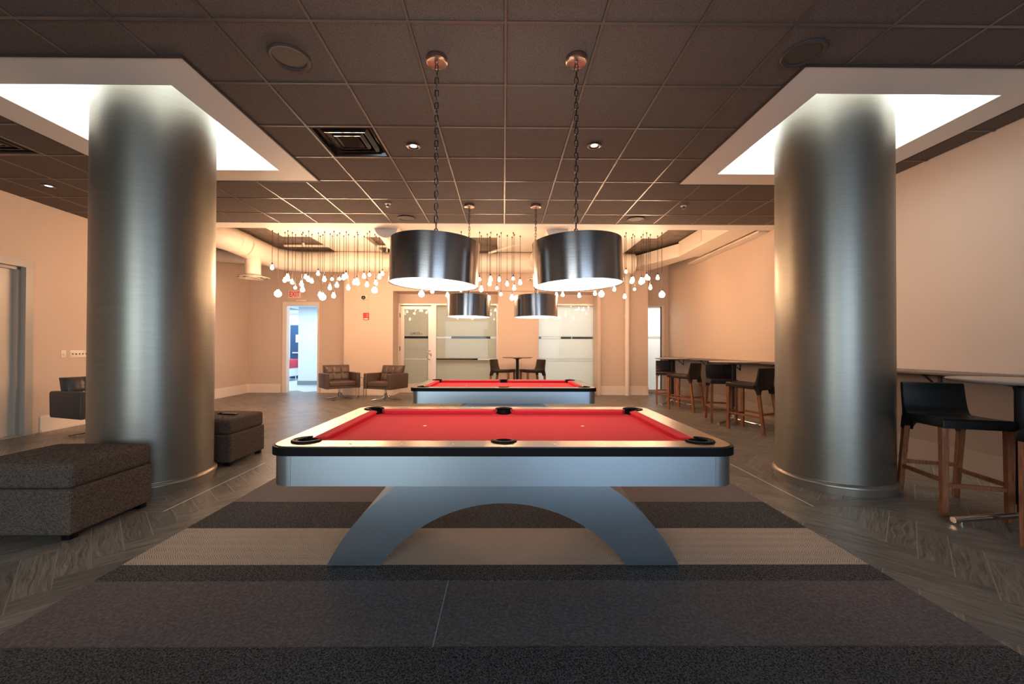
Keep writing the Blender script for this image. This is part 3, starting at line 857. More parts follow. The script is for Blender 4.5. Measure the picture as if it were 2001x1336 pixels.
# ------------------------------------------------------------------ rug
def rug():
    mb = MB(); x0, x1 = -2.113, 2.055
    names = ['rug_char', 'rug_grey', 'rug_char', 'rug_beige', 'rug_char', 'rug_brown']
    ys = [.62, 1.660, 2.133, 2.287, 2.749, 3.219, 3.95]
    uniq = ['rug_char', 'rug_grey', 'rug_beige', 'rug_brown', 'seam']
    for i, n in enumerate(names):
        mb.mi = uniq.index(n); z = .012 if n != 'rug_grey' else .010
        mb.box(x0, x1, ys[i], ys[i+1]-.0015, .001, z)
    mb.mi = 4
    mb.face([(-.285, 1.66, .0112), (-.2815, 1.66, .0112), (-.2815, 2.13, .0112), (-.285, 2.13, .0112)])
    tag(mb.build('rug', [M[k] for k in uniq], smooth=0), 'large striped carpet-tile rug in charcoal, grey and beige under the near pool table', 'rug')
rug()

# ------------------------------------------------------------------ drum pendants
def make_pendant():
    t = thing('pendant_lamp', 'large dark steel drum pendant above the near pool table, on the left', 'pendant lamp', (-.476, 2.86, 0), 0, 'drum pendant lamps')
    m = MB(); m.lathe([(.071, ZC), (.074, ZC-.012), (.074, ZC-.030), (.067, ZC-.036), (.058, ZC-.032), (.014, ZC-.034), (.012, ZC-.045), (0, ZC-.047)], 0, 0, 32)
    m.build('canopy', M['copper'], t, smooth=30)
    zt, zb, r = 1.958, 1.662, .308
    # chain: closed oval links alternating in direction
    m = MB(); z = ZC-.045; k = 0; L = .054; hw = .0125
    while z > zt+.03:
        path = []
        for j in range(12):
            a = 2*PI*j/12; c, s_ = math.cos(a), math.sin(a)
            u = hw*c; v = (L/2-hw)*(1 if s_ > .01 else -1 if s_ < -.01 else 0)+hw*s_
            path.append((u, 0, z-L/2+v) if k % 2 == 0 else (0, u, z-L/2+v))
        m.tube(path, 0.0036, 5, closed=True); z -= L-.0095; k += 1
    m.build('chain', M['chain'], t, smooth=60)
    m = MB(); m.tube([(.006*math.sin(i*1.3), .006*math.cos(i*1.3), ZC-.045+(zt-ZC+.045)*i/24) for i in range(25)], .0016, 5); m.build('cable', M['cord'], t)
    m = MB()
    m.mi = 0; m.lathe([(r, zb), (r, zt)], 0, 0, 96)
    m.lathe([(r, zt), (r-.004, zt+.002), (r-.008, zt)], 0, 0, 96); m.lathe([(r-.006, zb), (r-.003, zb-.003), (r+.001, zb-.003), (r+.001, zb+.003)], 0, 0, 96)
    m.mi = 1; m.lathe([(r-.006, zb), (r-.006, zt-.01)], 0, 0, 96)
    m.build('lamp_shade', [M['steel_dark'], M['liner']], t, smooth=40)
    m = MB(); m.lathe([(.292, zb+.062), (.292, zb+.072), (0, zb+.072)], 0, 0, 64); m.lathe([(.292, zb+.062), (0, zb+.062)], 0, 0, 64)
    m.build('diffuser', M['diffuser'], t, smooth=40)
    m = MB()
    for j in range(3):
        a = 2*PI*j/3+.5
        m.cyl((0, 0, zt+.032), (.302*math.cos(a), .302*math.sin(a), zt-.004), .004, n=6)
    m.cyl((0, 0, zt+.045), (0, 0, zt-.03), .012, n=10)
    m.build('spider', M['chain'], t)
    return t
P0 = make_pendant()
P_LOC = [(-.476, 2.86), (.505, 2.845), (-.494, 5.80), (.454, 5.80)]
P_LAB = ['large dark steel drum pendant above the near pool table, on the left', 'large dark steel drum pendant above the near pool table, on the right',
         'dark steel drum pendant above the far pool table, on the left, smaller in view', 'dark steel drum pendant above the far pool table, on the right, smaller in view']
def tilt(p, ry):
    # the shades hang slightly out of true: turn shade, diffuser and spider about the hook
    for ch in p.children:
        if ch.name.split('.')[0] in ('lamp_shade', 'diffuser', 'spider'):
            piv = Vector((0, 0, 2.0))
            Rm = Matrix.Rotation(ry, 4, 'Y')
            ch.matrix_basis = Matrix.Translation(piv) @ Rm @ Matrix.Translation(-piv)
pend = [P0]
for i in range(1, 4): pend.append(dup(P0, (*P_LOC[i], 0), 0, label=P_LAB[i]))
for p, a in zip(pend, (2.2, -2.2, .6, -.6)): tilt(p, R(a))

# ------------------------------------------------------------------ hanging bulbs
BULBS = [(-4.447, 7.85, 2.743, 0.031), (-4.441, 8.049, 2.275, 0.064), (-4.265, 7.961, 2.519, 0.031), (-4.147, 7.845, 2.572, 0.033), (-4.302, 8.163, 2.575, 0.032), (-4.123, 7.969, 2.484, 0.031), (-4.137, 8.116, 2.405, 0.027), (-3.997, 8.081, 2.466, 0.036), (-3.914, 7.955, 2.339, 0.04), (-3.96, 8.171, 2.621, 0.032), (-3.758, 7.865, 2.522, 0.036), (-3.802, 8.095, 2.526, 0.032), (-3.623, 7.977, 2.657, 0.032), (-3.688, 8.203, 2.271, 0.037), (-3.597, 8.117, 2.225, 0.064), (-3.474, 7.912, 2.531, 0.036), (-3.422, 8.045, 2.39, 0.036), (-3.444, 8.199, 2.591, 0.028), (-3.277, 7.874, 2.212, 0.036), (-3.317, 8.123, 2.451, 0.037), (-3.21, 7.977, 2.561, 0.029), (-3.215, 8.195, 2.616, 0.037), (-3.052, 7.904, 2.597, 0.036), (-3.077, 8.082, 2.397, 0.037), (-3.011, 8.228, 2.525, 0.037), (-2.845, 7.921, 2.511, 0.031), (-2.886, 8.078, 2.496, 0.036), (-2.81, 8.209, 2.646, 0.037), (-2.679, 8.003, 2.445, 0.036), (-2.595, 7.882, 2.624, 0.029), (-2.553, 8.072, 2.355, 0.055), (-2.569, 8.205, 2.511, 0.037), (-2.417, 7.928, 2.587, 0.036), (-2.455, 8.256, 2.708, 0.033), (-1.608, 7.983, 2.271, 0.054), (-1.416, 8.088, 2.335, 0.037), (-1.091, 7.904, 2.238, 0.031), (-1.06, 8.155, 2.24, 0.03), (-0.825, 7.864, 2.332, 0.027), (-0.47, 7.892, 2.546, 0.029), (-0.451, 8.144, 2.384, 0.041), (-0.327, 8.021, 2.216, 0.029), (-0.284, 8.215, 2.508, 0.037), (-0.255, 7.889, 2.542, 0.036), (-0.136, 8.028, 2.399, 0.029), (-0.091, 8.167, 2.584, 0.032), (-0.055, 7.913, 2.263, 0.029), (0.066, 8.097, 2.487, 0.032), (0.165, 8.226, 2.225, 0.042), (0.183, 7.909, 2.567, 0.027), (0.207, 8.036, 2.395, 0.036), (0.327, 8.148, 2.523, 0.035), (1.033, 7.971, 2.255, 0.032), (1.17, 8.077, 2.279, 0.032), (1.357, 7.859, 2.37, 0.027), (1.485, 7.999, 2.25, 0.034), (1.71, 8.141, 2.433, 0.03), (1.769, 7.887, 2.277, 0.031), (1.928, 8.027, 2.29, 0.054), (2.136, 8.096, 2.469, 0.03), (2.169, 7.975, 2.374, 0.032), (2.413, 8.11, 2.248, 0.032), (2.368, 7.869, 2.703, 0.027), (2.582, 8.2, 2.57, 0.042), (2.536, 7.979, 2.564, 0.032), (2.603, 8.088, 2.398, 0.027), (2.755, 8.144, 2.551, 0.046), (2.736, 7.976, 2.534, 0.032), (2.765, 7.862, 2.585, 0.036), (2.921, 8.194, 2.632, 0.03), (2.882, 7.988, 2.411, 0.034), (3.06, 8.079, 2.62, 0.034), (3.062, 7.864, 2.262, 0.055)]
def bulb_mesh(kind, r):
    """origin at bulb centre; returns (glass profile, neck top z)"""
    if kind == 'globe':
        pr = [(0, -r)]+[(r*math.sin(R(a)), -r*math.cos(R(a))) for a in range(20, 150, 16)]+[(r*.36, r*.98), (r*.30, r*1.25)]
        return pr, r*1.25
    pr = [(0, -r)]+[(r*math.sin(R(a)), -r*math.cos(R(a))) for a in range(22, 118, 16)]+[(r*.72, r*.75), (r*.48, r*1.45), (r*.40, r*1.9)]
    return pr, r*1.9
def bulbs():
    protos = {}
    n_left = [b for b in BULBS if b[0] < -2.2]; n_lb = [b for b in BULBS if -2.2 <= b[0] < -.5]; n_mid = [b for b in BULBS if -.5 <= b[0] < .9]
    n_rb = [b for b in BULBS if .9 <= b[0] < 2.18]; n_r = [b for b in BULBS if b[0] >= 2.18]
    zones = [(n_left, 'left of the drum lamps'), (n_lb, 'under the near left drum lamp'), (n_mid, 'between the near drum lamps'),
             (n_rb, 'under the near right drum lamp'), (n_r, 'right of the drum lamps')]
    ords = ['first', 'second', 'third', 'fourth', 'fifth', 'sixth', 'seventh', 'eighth', 'ninth', 'tenth', 'eleventh', 'twelfth', 'thirteenth', 'fourteenth', 'fifteenth', 'sixteenth', 'seventeenth', 'eighteenth', 'nineteenth', 'twentieth']
    def o_(k):
        return ords[k] if k < 20 else {2: 'twenty-', 3: 'thirty-'}[(k+1)//10]+ords[(k+1) % 10-1] if (k+1) % 10 else {30: 'thirtieth'}[k+1]
    for zone, where in zones:
        zone = sorted(zone, key=lambda b: b[0]/b[1])
        for k, (x, y, z, r) in enumerate(zone):
            big = r > .05
            kind = 'globe' if (big or r < .0305) else 'pear'
            rr = round(r/.004)*.004
            dim = abs(x-2.603) < .01
            key = (kind, rr, dim)
            size = 'large round' if big else ('small round' if kind == 'globe' else 'pear-shaped')
            t = thing('hanging_bulb', '%s bare bulb, %s from left among those %s' % (size, o_(k), where), 'light bulb', (x, y, z), 0, 'bare hanging bulbs')
            if key not in protos:
                pr, nt = bulb_mesh(kind, rr)
                m = MB(); m.lathe(pr, 0, 0, 12); g = m.build('bulb', M['bulb_dim'] if dim else M['bulb'], t, smooth=80)
                m = MB(); m.lathe([(rr*.32, nt), (.012, nt+.004), (.012, nt+.035), (.005, nt+.05), (0, nt+.05)], 0, 0, 10); s = m.build('socket', M['cord'], t, smooth=50)
                protos[key] = (g, s, nt+.045)
            else:
                g0, s0, _ = protos[key]
                for q in (g0, s0):
                    c = q.copy(); COL.objects.link(c); c.parent = t
            ct = protos[key][2]
            m = MB(); m.cyl((0, 0, ct), (0, 0, 3.468-z), .0042, n=5, caps=False); m.cyl((0, 0, 3.44-z), (0, 0, 3.4695-z), .009, .012, n=8); m.build('cord', M['cord'], t, smooth=60)
bulbs()

# ------------------------------------------------------------------ ducts, pipes, services
def services():
    D = M['duct']
    # long round duct across the back with elbow and front run on the left
    m = MB(); r = .245
    path = [(-6.9, 7.0, 3.40)]
    path = [(-6.6, 7.62, 3.42), (-6.1, 7.62, 3.42), (-5.75, 7.68, 3.41), (-5.52, 7.86, 3.39), (-5.42, 8.15, 3.36), (-5.40, 8.8, 3.335), (-5.40, 9.45, 3.325)]
    for k in range(1, 7):
        a = R(90*k/6); path.append((-5.40+.55*(1-math.cos(a)), 9.45+.55*math.sin(a), 3.32))
    path += [(-3.5, 10.0, 3.315), (-1.0, 10.0, 3.315), (1.5, 10.0, 3.315), (3.2, 10.05, 3.315)]
    m.tube(path, r, 28)
    o = tag(m.build('air_duct', D, smooth=50), 'thick pale round air duct bending from upper left along the back wall', 'air duct')
    for p, d in (((-5.42, 8.15, 3.36), (.03, 1, 0)), ((-5.40, 8.45, 3.35), (0, 1, 0)), ((-5.40, 9.1, 3.33), (0, 1, 0)), ((-2.9, 10.0, 3.315), (1, 0, 0)), ((.4, 10.0, 3.315), (1, 0, 0))):
        p = Vector(p); d = Vector(d).normalized(); m = MB(); m.tube([p-d*.02, p+d*.02], r+.006, 28, caps=False); m.build('joint_band', D, o)
    m = MB(); m.tube([(-6.85, 9.2, 3.30), (-6.4, 9.25, 3.29), (-5.9, 9.33, 3.27), (-5.45, 9.45, 3.25)], .145, 20)
    m.build('branch_duct', D, o, smooth=50, label='thinner branch duct at upper left')
    def diffuser(x, y, label):
        t = thing('ceiling_diffuser', label, 'air vent', (x, y, 0), 0, 'round duct diffusers')
        m = MB(); m.cyl((0, 0, 3.22), (0, 0, 2.78), .155, n=28); m.build('drop_duct', D, t, smooth=40)
        m = MB(); m.lathe([(.155, 2.79), (.20, 2.755), (.325, 2.725), (.33, 2.715), (.30, 2.712)], 0, 0, 40); m.lathe([(.25, 2.725), (.25, 2.712), (.19, 2.74)], 0, 0, 40); m.lathe([(.15, 2.72), (.14, 2.708), (.08, 2.735), (0, 2.73)], 0, 0, 40)
        m.build('plate', D, t, smooth=40)
        m = MB(); m.lathe([(.31, 2.735), (0, 2.75)], 0, 0, 32); m.build('throat', M['dark_gap'], t)
    diffuser(-5.40, 8.80, 'round pale ceiling diffuser under the duct on the left')
    diffuser(.84, 8.95, 'round pale ceiling diffuser partly hidden behind the near right drum lamp')
    m = MB(); m.tube([(-2.02, 6.98, 3.30), (-2.06, 7.75, 3.26), (-2.0, 8.5, 3.26), (-1.85, 9.1, 3.28), (-1.5, 9.6, 3.30), (-1.1, 9.95, 3.315)], .20, 24)
    m.build('branch_duct', D, o, smooth=50, label='curved branch duct left of the near left drum lamp')
    m = MB(); m.tube([(.92, 6.98, 3.28), (.95, 7.8, 3.26), (.88, 8.6, 3.26), (.80, 9.3, 3.30), (.80, 9.9, 3.315)], .19, 24)
    m.build('branch_duct', D, o, smooth=50, label='curved branch duct left of the near right drum lamp')
    # rectangular duct along the right wall
    m = MB(); m.box(3.90, 4.36, 6.98, 9.05, 3.27, 3.60); o = tag(m.build('air_duct', D, smooth=0), 'big pale rectangular duct running along the right wall', 'air duct')
    m = MB(); m.box(3.885, 3.90, 8.0, 8.7, 3.34, 3.56); m.build('access_panel', D, o, smooth=0)
    m = MB(); m.prism([(3.90, 9.05), (4.26, 9.05), (3.84, 10.68), (3.27, 10.42)], 3.27, 3.56); m.build('tapered_section', D, o, smooth=0)
    m = MB(); m.box(4.40, 4.56, 7.0, 9.7, 3.235, 3.265); tag(m.build('cable_tray', D, smooth=0), 'thin pale cable tray between the rectangular duct and right wall', 'cable tray')
    # sprinkler pipe
    m = MB(); m.tube([(-5.1, 9.5, 3.585), (-1.7, 9.5, 3.585)], .028, 10); o = tag(m.build('sprinkler_pipe', D), 'thin pale sprinkler pipe running behind the left bulb cords', 'pipe')
    m = MB(); m.tube([(-4.66, 9.5, 3.585), (-4.66, 9.48, 3.65)], .035, 8); m.tube([(-2.72, 9.5, 3.65), (-2.72, 9.5, 3.45)], .02, 8); m.build('fitting', D, o)
    m = MB(); m.tube([(-.35, 9.6, 3.46), (0, 9.4, 3.52), (.35, 9.2, 3.58), (.75, 9.1, 3.61)], .03, 8); tag(m.build('flexible_conduit', D), 'pale curved conduit rising between the near drum lamps', 'conduit')
    m = MB(); m.box(-.62, -.18, 9.75, 10.3, 3.56, 3.655); tag(m.build('junction_box', M['deck'], smooth=0), 'dark square box on the deck between the near drum lamps', 'box')
    # stand pipe on the right pilaster
    m = MB(); m.cyl((3.22, 10.60, 0), (3.22, 10.60, 3.4), .062, n=20); o = tag(m.build('stand_pipe', M['trim']), 'pale vertical pipe on the right back pilaster', 'pipe')
    m = MB(); m.cyl((3.22, 10.60, 1.99), (3.22, 10.60, 2.09), .074, n=20); m.build('coupling', M['trim'], o)
services()

# exit sign, camera, alarm
def small_wall():
    t = thing('exit_sign', 'red lettered EXIT sign on the wall above the open doorway', 'sign', (-5.645, YB, 2.655))
    m = MB(); m.box(-.17, .17, -.05, 0, -.10, .10, .008); m.build('housing', mat('exit_face', (.74, .52, .42), .4, emit=(1, .5, .38), estr=.05), t)
    cu = bpy.data.curves.new('lettering', 'FONT'); cu.body = 'EXIT'; cu.size = .19; cu.extrude = .001; cu.align_x = 'CENTER'; cu.align_y = 'CENTER'; cu.offset = .003
    o = bpy.data.objects.new('lettering', cu); COL.objects.link(o); o.location = (0, -.052, -.005); o.rotation_euler = (R(90), 0, 0); o.scale = (.72, 1, 1)
    meshify(o, mat('exit_red', (.55, .01, .01), .4, emit=(1, .03, .02), estr=.12), t)
    t = thing('security_camera', 'small white dome security camera with dark lens high on the left pilaster', 'camera', (-3.59, 10.5, 2.50))
    T_ = Matrix(((1, 0, 0, 0), (0, 0, -1, 0), (0, 1, 0, 0), (0, 0, 0, 1)))
    m = MB(); m.lathe([(.075, 0), (.075, .03), (.062, .05), (.045, .06)], 0.02, 0, 24, M=T_); m.build('housing', M['plate'], t)
    m = MB(); m.lathe([(.048, .055), (.044, .08), (.03, .098), (0, .105)], 0, 0, 20, M=T_); m.build('dome', M['black_gloss'], t)
    t = thing('fire_alarm', 'small red fire alarm box on the left pilaster above the armchairs', 'fire alarm', (-3.525, 10.5, 2.025))
    m = MB(); m.box(-.07, .07, -.045, 0, -.09, .09, .01); m.build('body', M['red_plastic'], t)
    m = MB(); m.box(-.055, .055, -.052, -.044, -.085, -.055, .004); m.build('strobe', M['dot'], t)
    m = MB(); m.box(-3.48, -3.465, 10.485, 10.5, 2.115, 2.62); tag(m.build('alarm_conduit', M['wall'], smooth=0), 'thin painted conduit running up from the red fire alarm', 'conduit')
    t = thing('light_switch', 'single white light switch plate on the left wall beside the column', 'light switch', (xl(6.18), 6.18, 1.11), 0)
    m = MB(); m.box(0, .008, -.036, .036, -.058, .058, .003); m.build('plate', M['plate'], t)
    m = MB(); m.box(.006, .018, -.005, .005, -.010, .010); m.build('toggle', M['dot'], t)
    t = thing('light_switch', 'wide white gang switch plate with row of toggles on the left wall', 'light switch', (xl(6.42), 6.42, 1.11), 0)
    m = MB(); m.box(0, .008, -.135, .135, -.058, .058, .003); m.build('plate', M['plate'], t)
    for k in range(5):
        m = MB(); m.box(.006, .018, -.10+.05*k-.005, -.10+.05*k+.005, -.010, .010); m.build('toggle', M['grid'], t)
    t = thing('wall_outlet', 'white power outlet on the right wall under the ledge', 'power outlet', (XR, 7.73, .47))
    m = MB(); m.box(-.008, 0, -.036, .036, -.058, .058, .003); m.build('plate', M['plate'], t)
    for z in (-.025, .025):
        m = MB(); m.box(-.010, -.006, -.014, .014, z-.012, z+.012); m.build('socket', M['dot'], t)
small_wall()

# ------------------------------------------------------------------ ceiling fittings
def fittings():
    def speaker(x, y, label, first=[None]):
        if first[0]: return dup(first[0], (x, y, ZC), 0, label=label)
        t = thing('ceiling_speaker', label, 'speaker', (x, y, ZC), 0, 'ceiling speakers')
        m = MB(); m.lathe([(.135, 0), (.135, -.008), (.128, -.013), (.112, -.010), (.110, -.004)], 0, 0, 48); m.build('rim', M['tile'] if 0 else M['speaker'], t, smooth=40)
        m = MB(); m.lathe([(.111, -.006), (0, -.009)], 0, 0, 48); m.build('grille', M['speaker'], t)
        first[0] = t; return t
    speaker(-1.509, 2.861, 'dark round ceiling speaker near the front, right of the left ceiling frame')
    speaker(2.06, 2.78, 'dark round ceiling speaker near the front, at the corner of the right ceiling frame')
    speaker(-1.532, 6.40, 'round ceiling speaker at the far tile edge, left of the drum lamps')
    speaker(2.075, 6.40, 'round ceiling speaker at the far tile edge, right of the drum lamps')
    def downlight(x, y, label, first=[None]):
        if first[0]: return dup(first[0], (x, y, ZC), 0, label=label)
        t = thing('downlight', label, 'downlight', (x, y, ZC), 0, 'recessed downlights')
        m = MB(); m.lathe([(.070, .0), (.070, -.006), (.056, -.010), (.046, -.003)], 0, 0, 32); m.build('rim', M['chain'], t)
        m = MB(); m.lathe([(.046, -.003), (.034, -.002)], 0, 0, 32); m.build('reflector', M['mirror'], t)
        m = MB(); m.lathe([(.034, -.0025), (0, -.0025)], 0, 0, 24); m.build('lens', emis('downlight_lens', (.9, .97, 1), 2.2), t)
        first[0] = t; return t
    downlight(-.916, 4.109, 'small lit downlight in the ceiling beside the black air vent')
    downlight(.904, 4.074, 'small lit downlight in the ceiling right of the near drum chains')
    downlight(-5.771, 5.196, 'small lit downlight in the ceiling left of the left column')
    def det(x, y, label, first=[None]):
        if first[0]: return dup(first[0], (x, y, ZC), 0, label=label)
        t = thing('sprinkler', label, 'sprinkler', (x, y, ZC), 0, 'ceiling sprinkler heads')
        m = MB(); m.lathe([(.042, 0), (.042, -.006), (.03, -.010), (0, -.010)], 0, 0, 20); m.build('escutcheon', M['white'], t)
        m = MB(); m.lathe([(.016, -.009), (.018, -.04), (.03, -.044), (0, -.046)], 0, 0, 14); m.build('head', M['grid'], t)
        first[0] = t; return t
    det(-1.644, 5.771, 'small sprinkler head in the far ceiling left of the drum lamps')
    det(2.565, 5.787, 'small sprinkler head in the far ceiling near the right ceiling frame')
    def vent(x, y, label, first=[None]):
        if first[0]: return dup(first[0], (x, y, ZC), 0, label=label)
        t = thing('air_vent', label, 'air vent', (x, y, ZC), 0, 'square ceiling vents')
        def sq(m, r0, z0, r1, z1):
            for k in range(4):
                a = [(-1, -1), (1, -1), (1, 1), (-1, 1)]
                p, q = a[k], a[(k+1) % 4]
                m.face([(p[0]*r0, p[1]*r0, z0), (q[0]*r0, q[1]*r0, z0), (q[0]*r1, q[1]*r1, z1), (p[0]*r1, p[1]*r1, z1)])
        m = MB(); sq(m, .300, .0, .272, .0); sq(m, .272, 0, .262, .03); sq(m, .300, 0, .300, .02); m.build('frame', M['vent'], t, smooth=0)
        for r0, r1 in ((.245, .195), (.180, .130)):
            m = MB(); sq(m, r0, .055, r1, .004); sq(m, r1, .004, r1-.012, .006); m.build('vane', M['vent'], t, smooth=0)
        m = MB(); sq(m, .118, .05, .098, .006); m.face([(-.098, -.098, .006), (.098, -.098, .006), (.098, .098, .006), (-.098, .098, .006)]); m.build('center_plate', M['vent'], t, smooth=0)
        m = MB(); sq(m, .262, .03, .262, .16); m.face([(-.262, -.262, .16), (.262, -.262, .16), (.262, .262, .16), (-.262, .262, .16)]); m.build('foil_lining', M['foil'], t, smooth=0)
        first[0] = t; return t
    vent(-1.518, 4.062, 'square black louvred air vent in the ceiling left of the near drum lamps')
    vent(-5.178, 4.062, 'square dark air vent in the ceiling at the far left edge')
fittings()

# ------------------------------------------------------------------ ottomans
def puff(m, x0, x1, y0, y1, z0, z1, r, crown):
    """rounded cushion block with a slightly domed top"""
    t = bmesh.new(); bmesh.ops.create_cube(t, size=1)
    for v in t.verts: v.co = Vector(((x0+x1)/2+v.co.x*(x1-x0), (y0+y1)/2+v.co.y*(y1-y0), (z0+z1)/2+v.co.z*(z1-z0)))
    bmesh.ops.bevel(t, geom=t.edges[:], offset=r, segments=4, profile=.6, affect='EDGES')
    bmesh.ops.subdivide_edges(t, edges=[e for e in t.edges if e.calc_length() > .2], cuts=6, use_grid_fill=True)
    for v in t.verts:
        fx = 1-((v.co.x-(x0+x1)/2)/((x1-x0)/2))**2; fy = 1-((v.co.y-(y0+y1)/2)/((y1-y0)/2))**2
        if v.co.z > (z0+z1)/2: v.co.z += crown*max(fx, 0)**.7*max(fy, 0)**.7
    m.add(t)
def make_ottoman():
    t = thing('ottoman', 'near grey-brown tweed ottoman at lower left in front of the left column', 'ottoman', (-3.07, 2.88, 0), 0, 'tweed ottomans')
    hx, hy = .36, .30
    m = MB(); puff(m, -hx, hx, -hy, hy, .035, .325, .022, 0); m.build('base', M['tweed'], t, smooth=50)
    m = MB(); puff(m, -hx+.008, hx-.008, -hy+.008, hy-.008, .322, .478, .040, .018); m.build('cushion', M['tweed'], t, smooth=50)
    for sx in (-1, 1):
        for sy in (-1, 1):
            m = MB(); m.box(sx*(hx-.05)-.028, sx*(hx-.05)+.028, sy*(hy-.05)-.028, sy*(hy-.05)+.028, 0, .045, .004); m.build('foot', M['black'], t)
    return t
OT = make_ottoman()
dup(OT, (-3.15, 4.50, 0), 0, label='second grey-brown tweed ottoman behind the left column, with a remote on top')
t = thing('remote_control', 'small thin silver and black remote lying on the rear ottoman', 'remote control', (-2.98, 4.44, .4965), R(-6))
m = MB(); m.box(-.11, .11, -.018, .018, 0, .010, .003); m.build('body', M['black'], t)
m = MB(); m.box(-.06, .105, -.014, .014, .0095, .0125, .001); m.build('faceplate', M['chrome'], t)
m = MB(); m.lathe([(.012, .010), (.012, .018), (0, .02)], -.085, 0, 14); m.build('knob', M['black'], t)

# ------------------------------------------------------------------ lounge armchairs
def make_armchair(leather, label, loc, rz):
    """front is -y"""
    t = thing('armchair', label, 'armchair', loc, rz, 'leather swivel armchairs')
    L = M[leather]
    for sx in (-1, 1):
        m = MB(); x = sx*.345
        m.sweep_x([(-.335, .275), (-.34, .30), (-.335, .615), (-.32, .63), (.30, .625), (.325, .60), (.31, .30), (.29, .275)], x-.042, x+.042, .014, 3)
        m.build('armrest', L, t, smooth=40)
    m = MB(); m.box(-.31, .31, -.31, .27, .275, .335, .015, 2); m.build('seat_frame', L, t)
    m = MB(); puff(m, -.298, .298, -.325, .20, .33, .43, .025, .02); m.build('seat_cushion', L, t, smooth=50)
    m = MB(); m.box(-.305, .305, .22, .30, .30, .62, .02, 2); m.build('back_panel', L, t)
    # tufted back cushion
    m = MB(); nx, nz = 25, 17; g = []
    x0, x1, z0, z1 = -.295, .295, .42, .80
    def yb(z): return .12+(z-z0)*.26
    for j in range(nz):
        row = []
        for i in range(nx):
            u = i/(nx-1); v = j/(nz-1); x = x0+(x1-x0)*u; z = z0+(z1-z0)*v
            edge = min(u, 1-u)*8; edge = min(1, edge)**.5; ez = min(1, min(v, 1-v)*6)**.5
            puffy = .055*edge*ez
            gx = min(abs(u-1/3), abs(u-2/3)); gz = abs(v-.5)
            puffy -= .016*max(0, 1-gx/.035)+.016*max(0, 1-gz/.05)
            row.append(m.bm.verts.new((x, yb(z)-puffy, z)))
        g.append(row)
    for a, b in zip(g, g[1:]):
        for i in range(nx-1): m.bm.faces.new([a[i], a[i+1], b[i+1], b[i]])
    bk = [m.bm.verts.new((x, yb(z)+.09, z)) for x, z in ((x0, z0), (x1, z0), (x1, z1), (x0, z1))]
    m.bm.faces.new(bk[::-1])
    m.bm.faces.new([bk[0]]+g[0]+[bk[1]]); m.bm.faces.new([bk[1]]+[r_[-1] for r_ in g]+[bk[2]]); m.bm.faces.new([bk[2]]+g[-1][::-1]+[bk[3]]); m.bm.faces.new([bk[3]]+[r_[0] for r_ in g[::-1]]+[bk[0]])
    m.build('back_cushion', L, t, smooth=60)
    m = MB(); m.cyl((0, -.02, .09), (0, -.02, .28), .028, n=16); m.box(-.13, .13, -.15, .11, .262, .276); PED = m.build('pedestal', M['chrome'], t)
    for k in range(4):
        a = R(45+90*k); c, s = math.cos(a), math.sin(a)
        m = MB(); m.tube([(.015*c, -.02+.015*s, .16), (.05*c, -.02+.05*s, .07), (.12*c, -.02+.12*s, .035), (.33*c, -.02+.33*s, .012)], [.018, .018, .016, .012], 8, flat=.8)
        m.build('base_leg', M['chrome'], PED, smooth=60)
    return t
A1 = make_armchair('leather_brown', 'brown leather swivel armchair beside the open doorway, left of the little chrome table', (-3.90, 9.72, 0), R(38))
dup(A1, (-2.74, 9.58, 0), R(-24), label='brown leather swivel armchair before the pilaster, right of the little chrome table')
make_armchair('leather_char', 'charcoal leather armchair half hidden behind the left column, by the left wall', (-5.66, 5.78, 0), R(72))

t = thing('side_table', 'small chrome side table standing between the two brown armchairs', 'side table', (-3.42, 9.85, 0))
m = MB(); m.box(-.11, .11, -.11, .11, .505, .518, .003); m.build('table_top', M['mirror'], t)
for sx, sy in ((-1, -1), (1, -1), (1, 1), (-1, 1)):
    m = MB(); m.box(sx*.09-.013, sx*.09+.013, sy*.09-.013, sy*.09+.013, 0, .506); m.build('leg', M['mirror'], t, smooth=0)

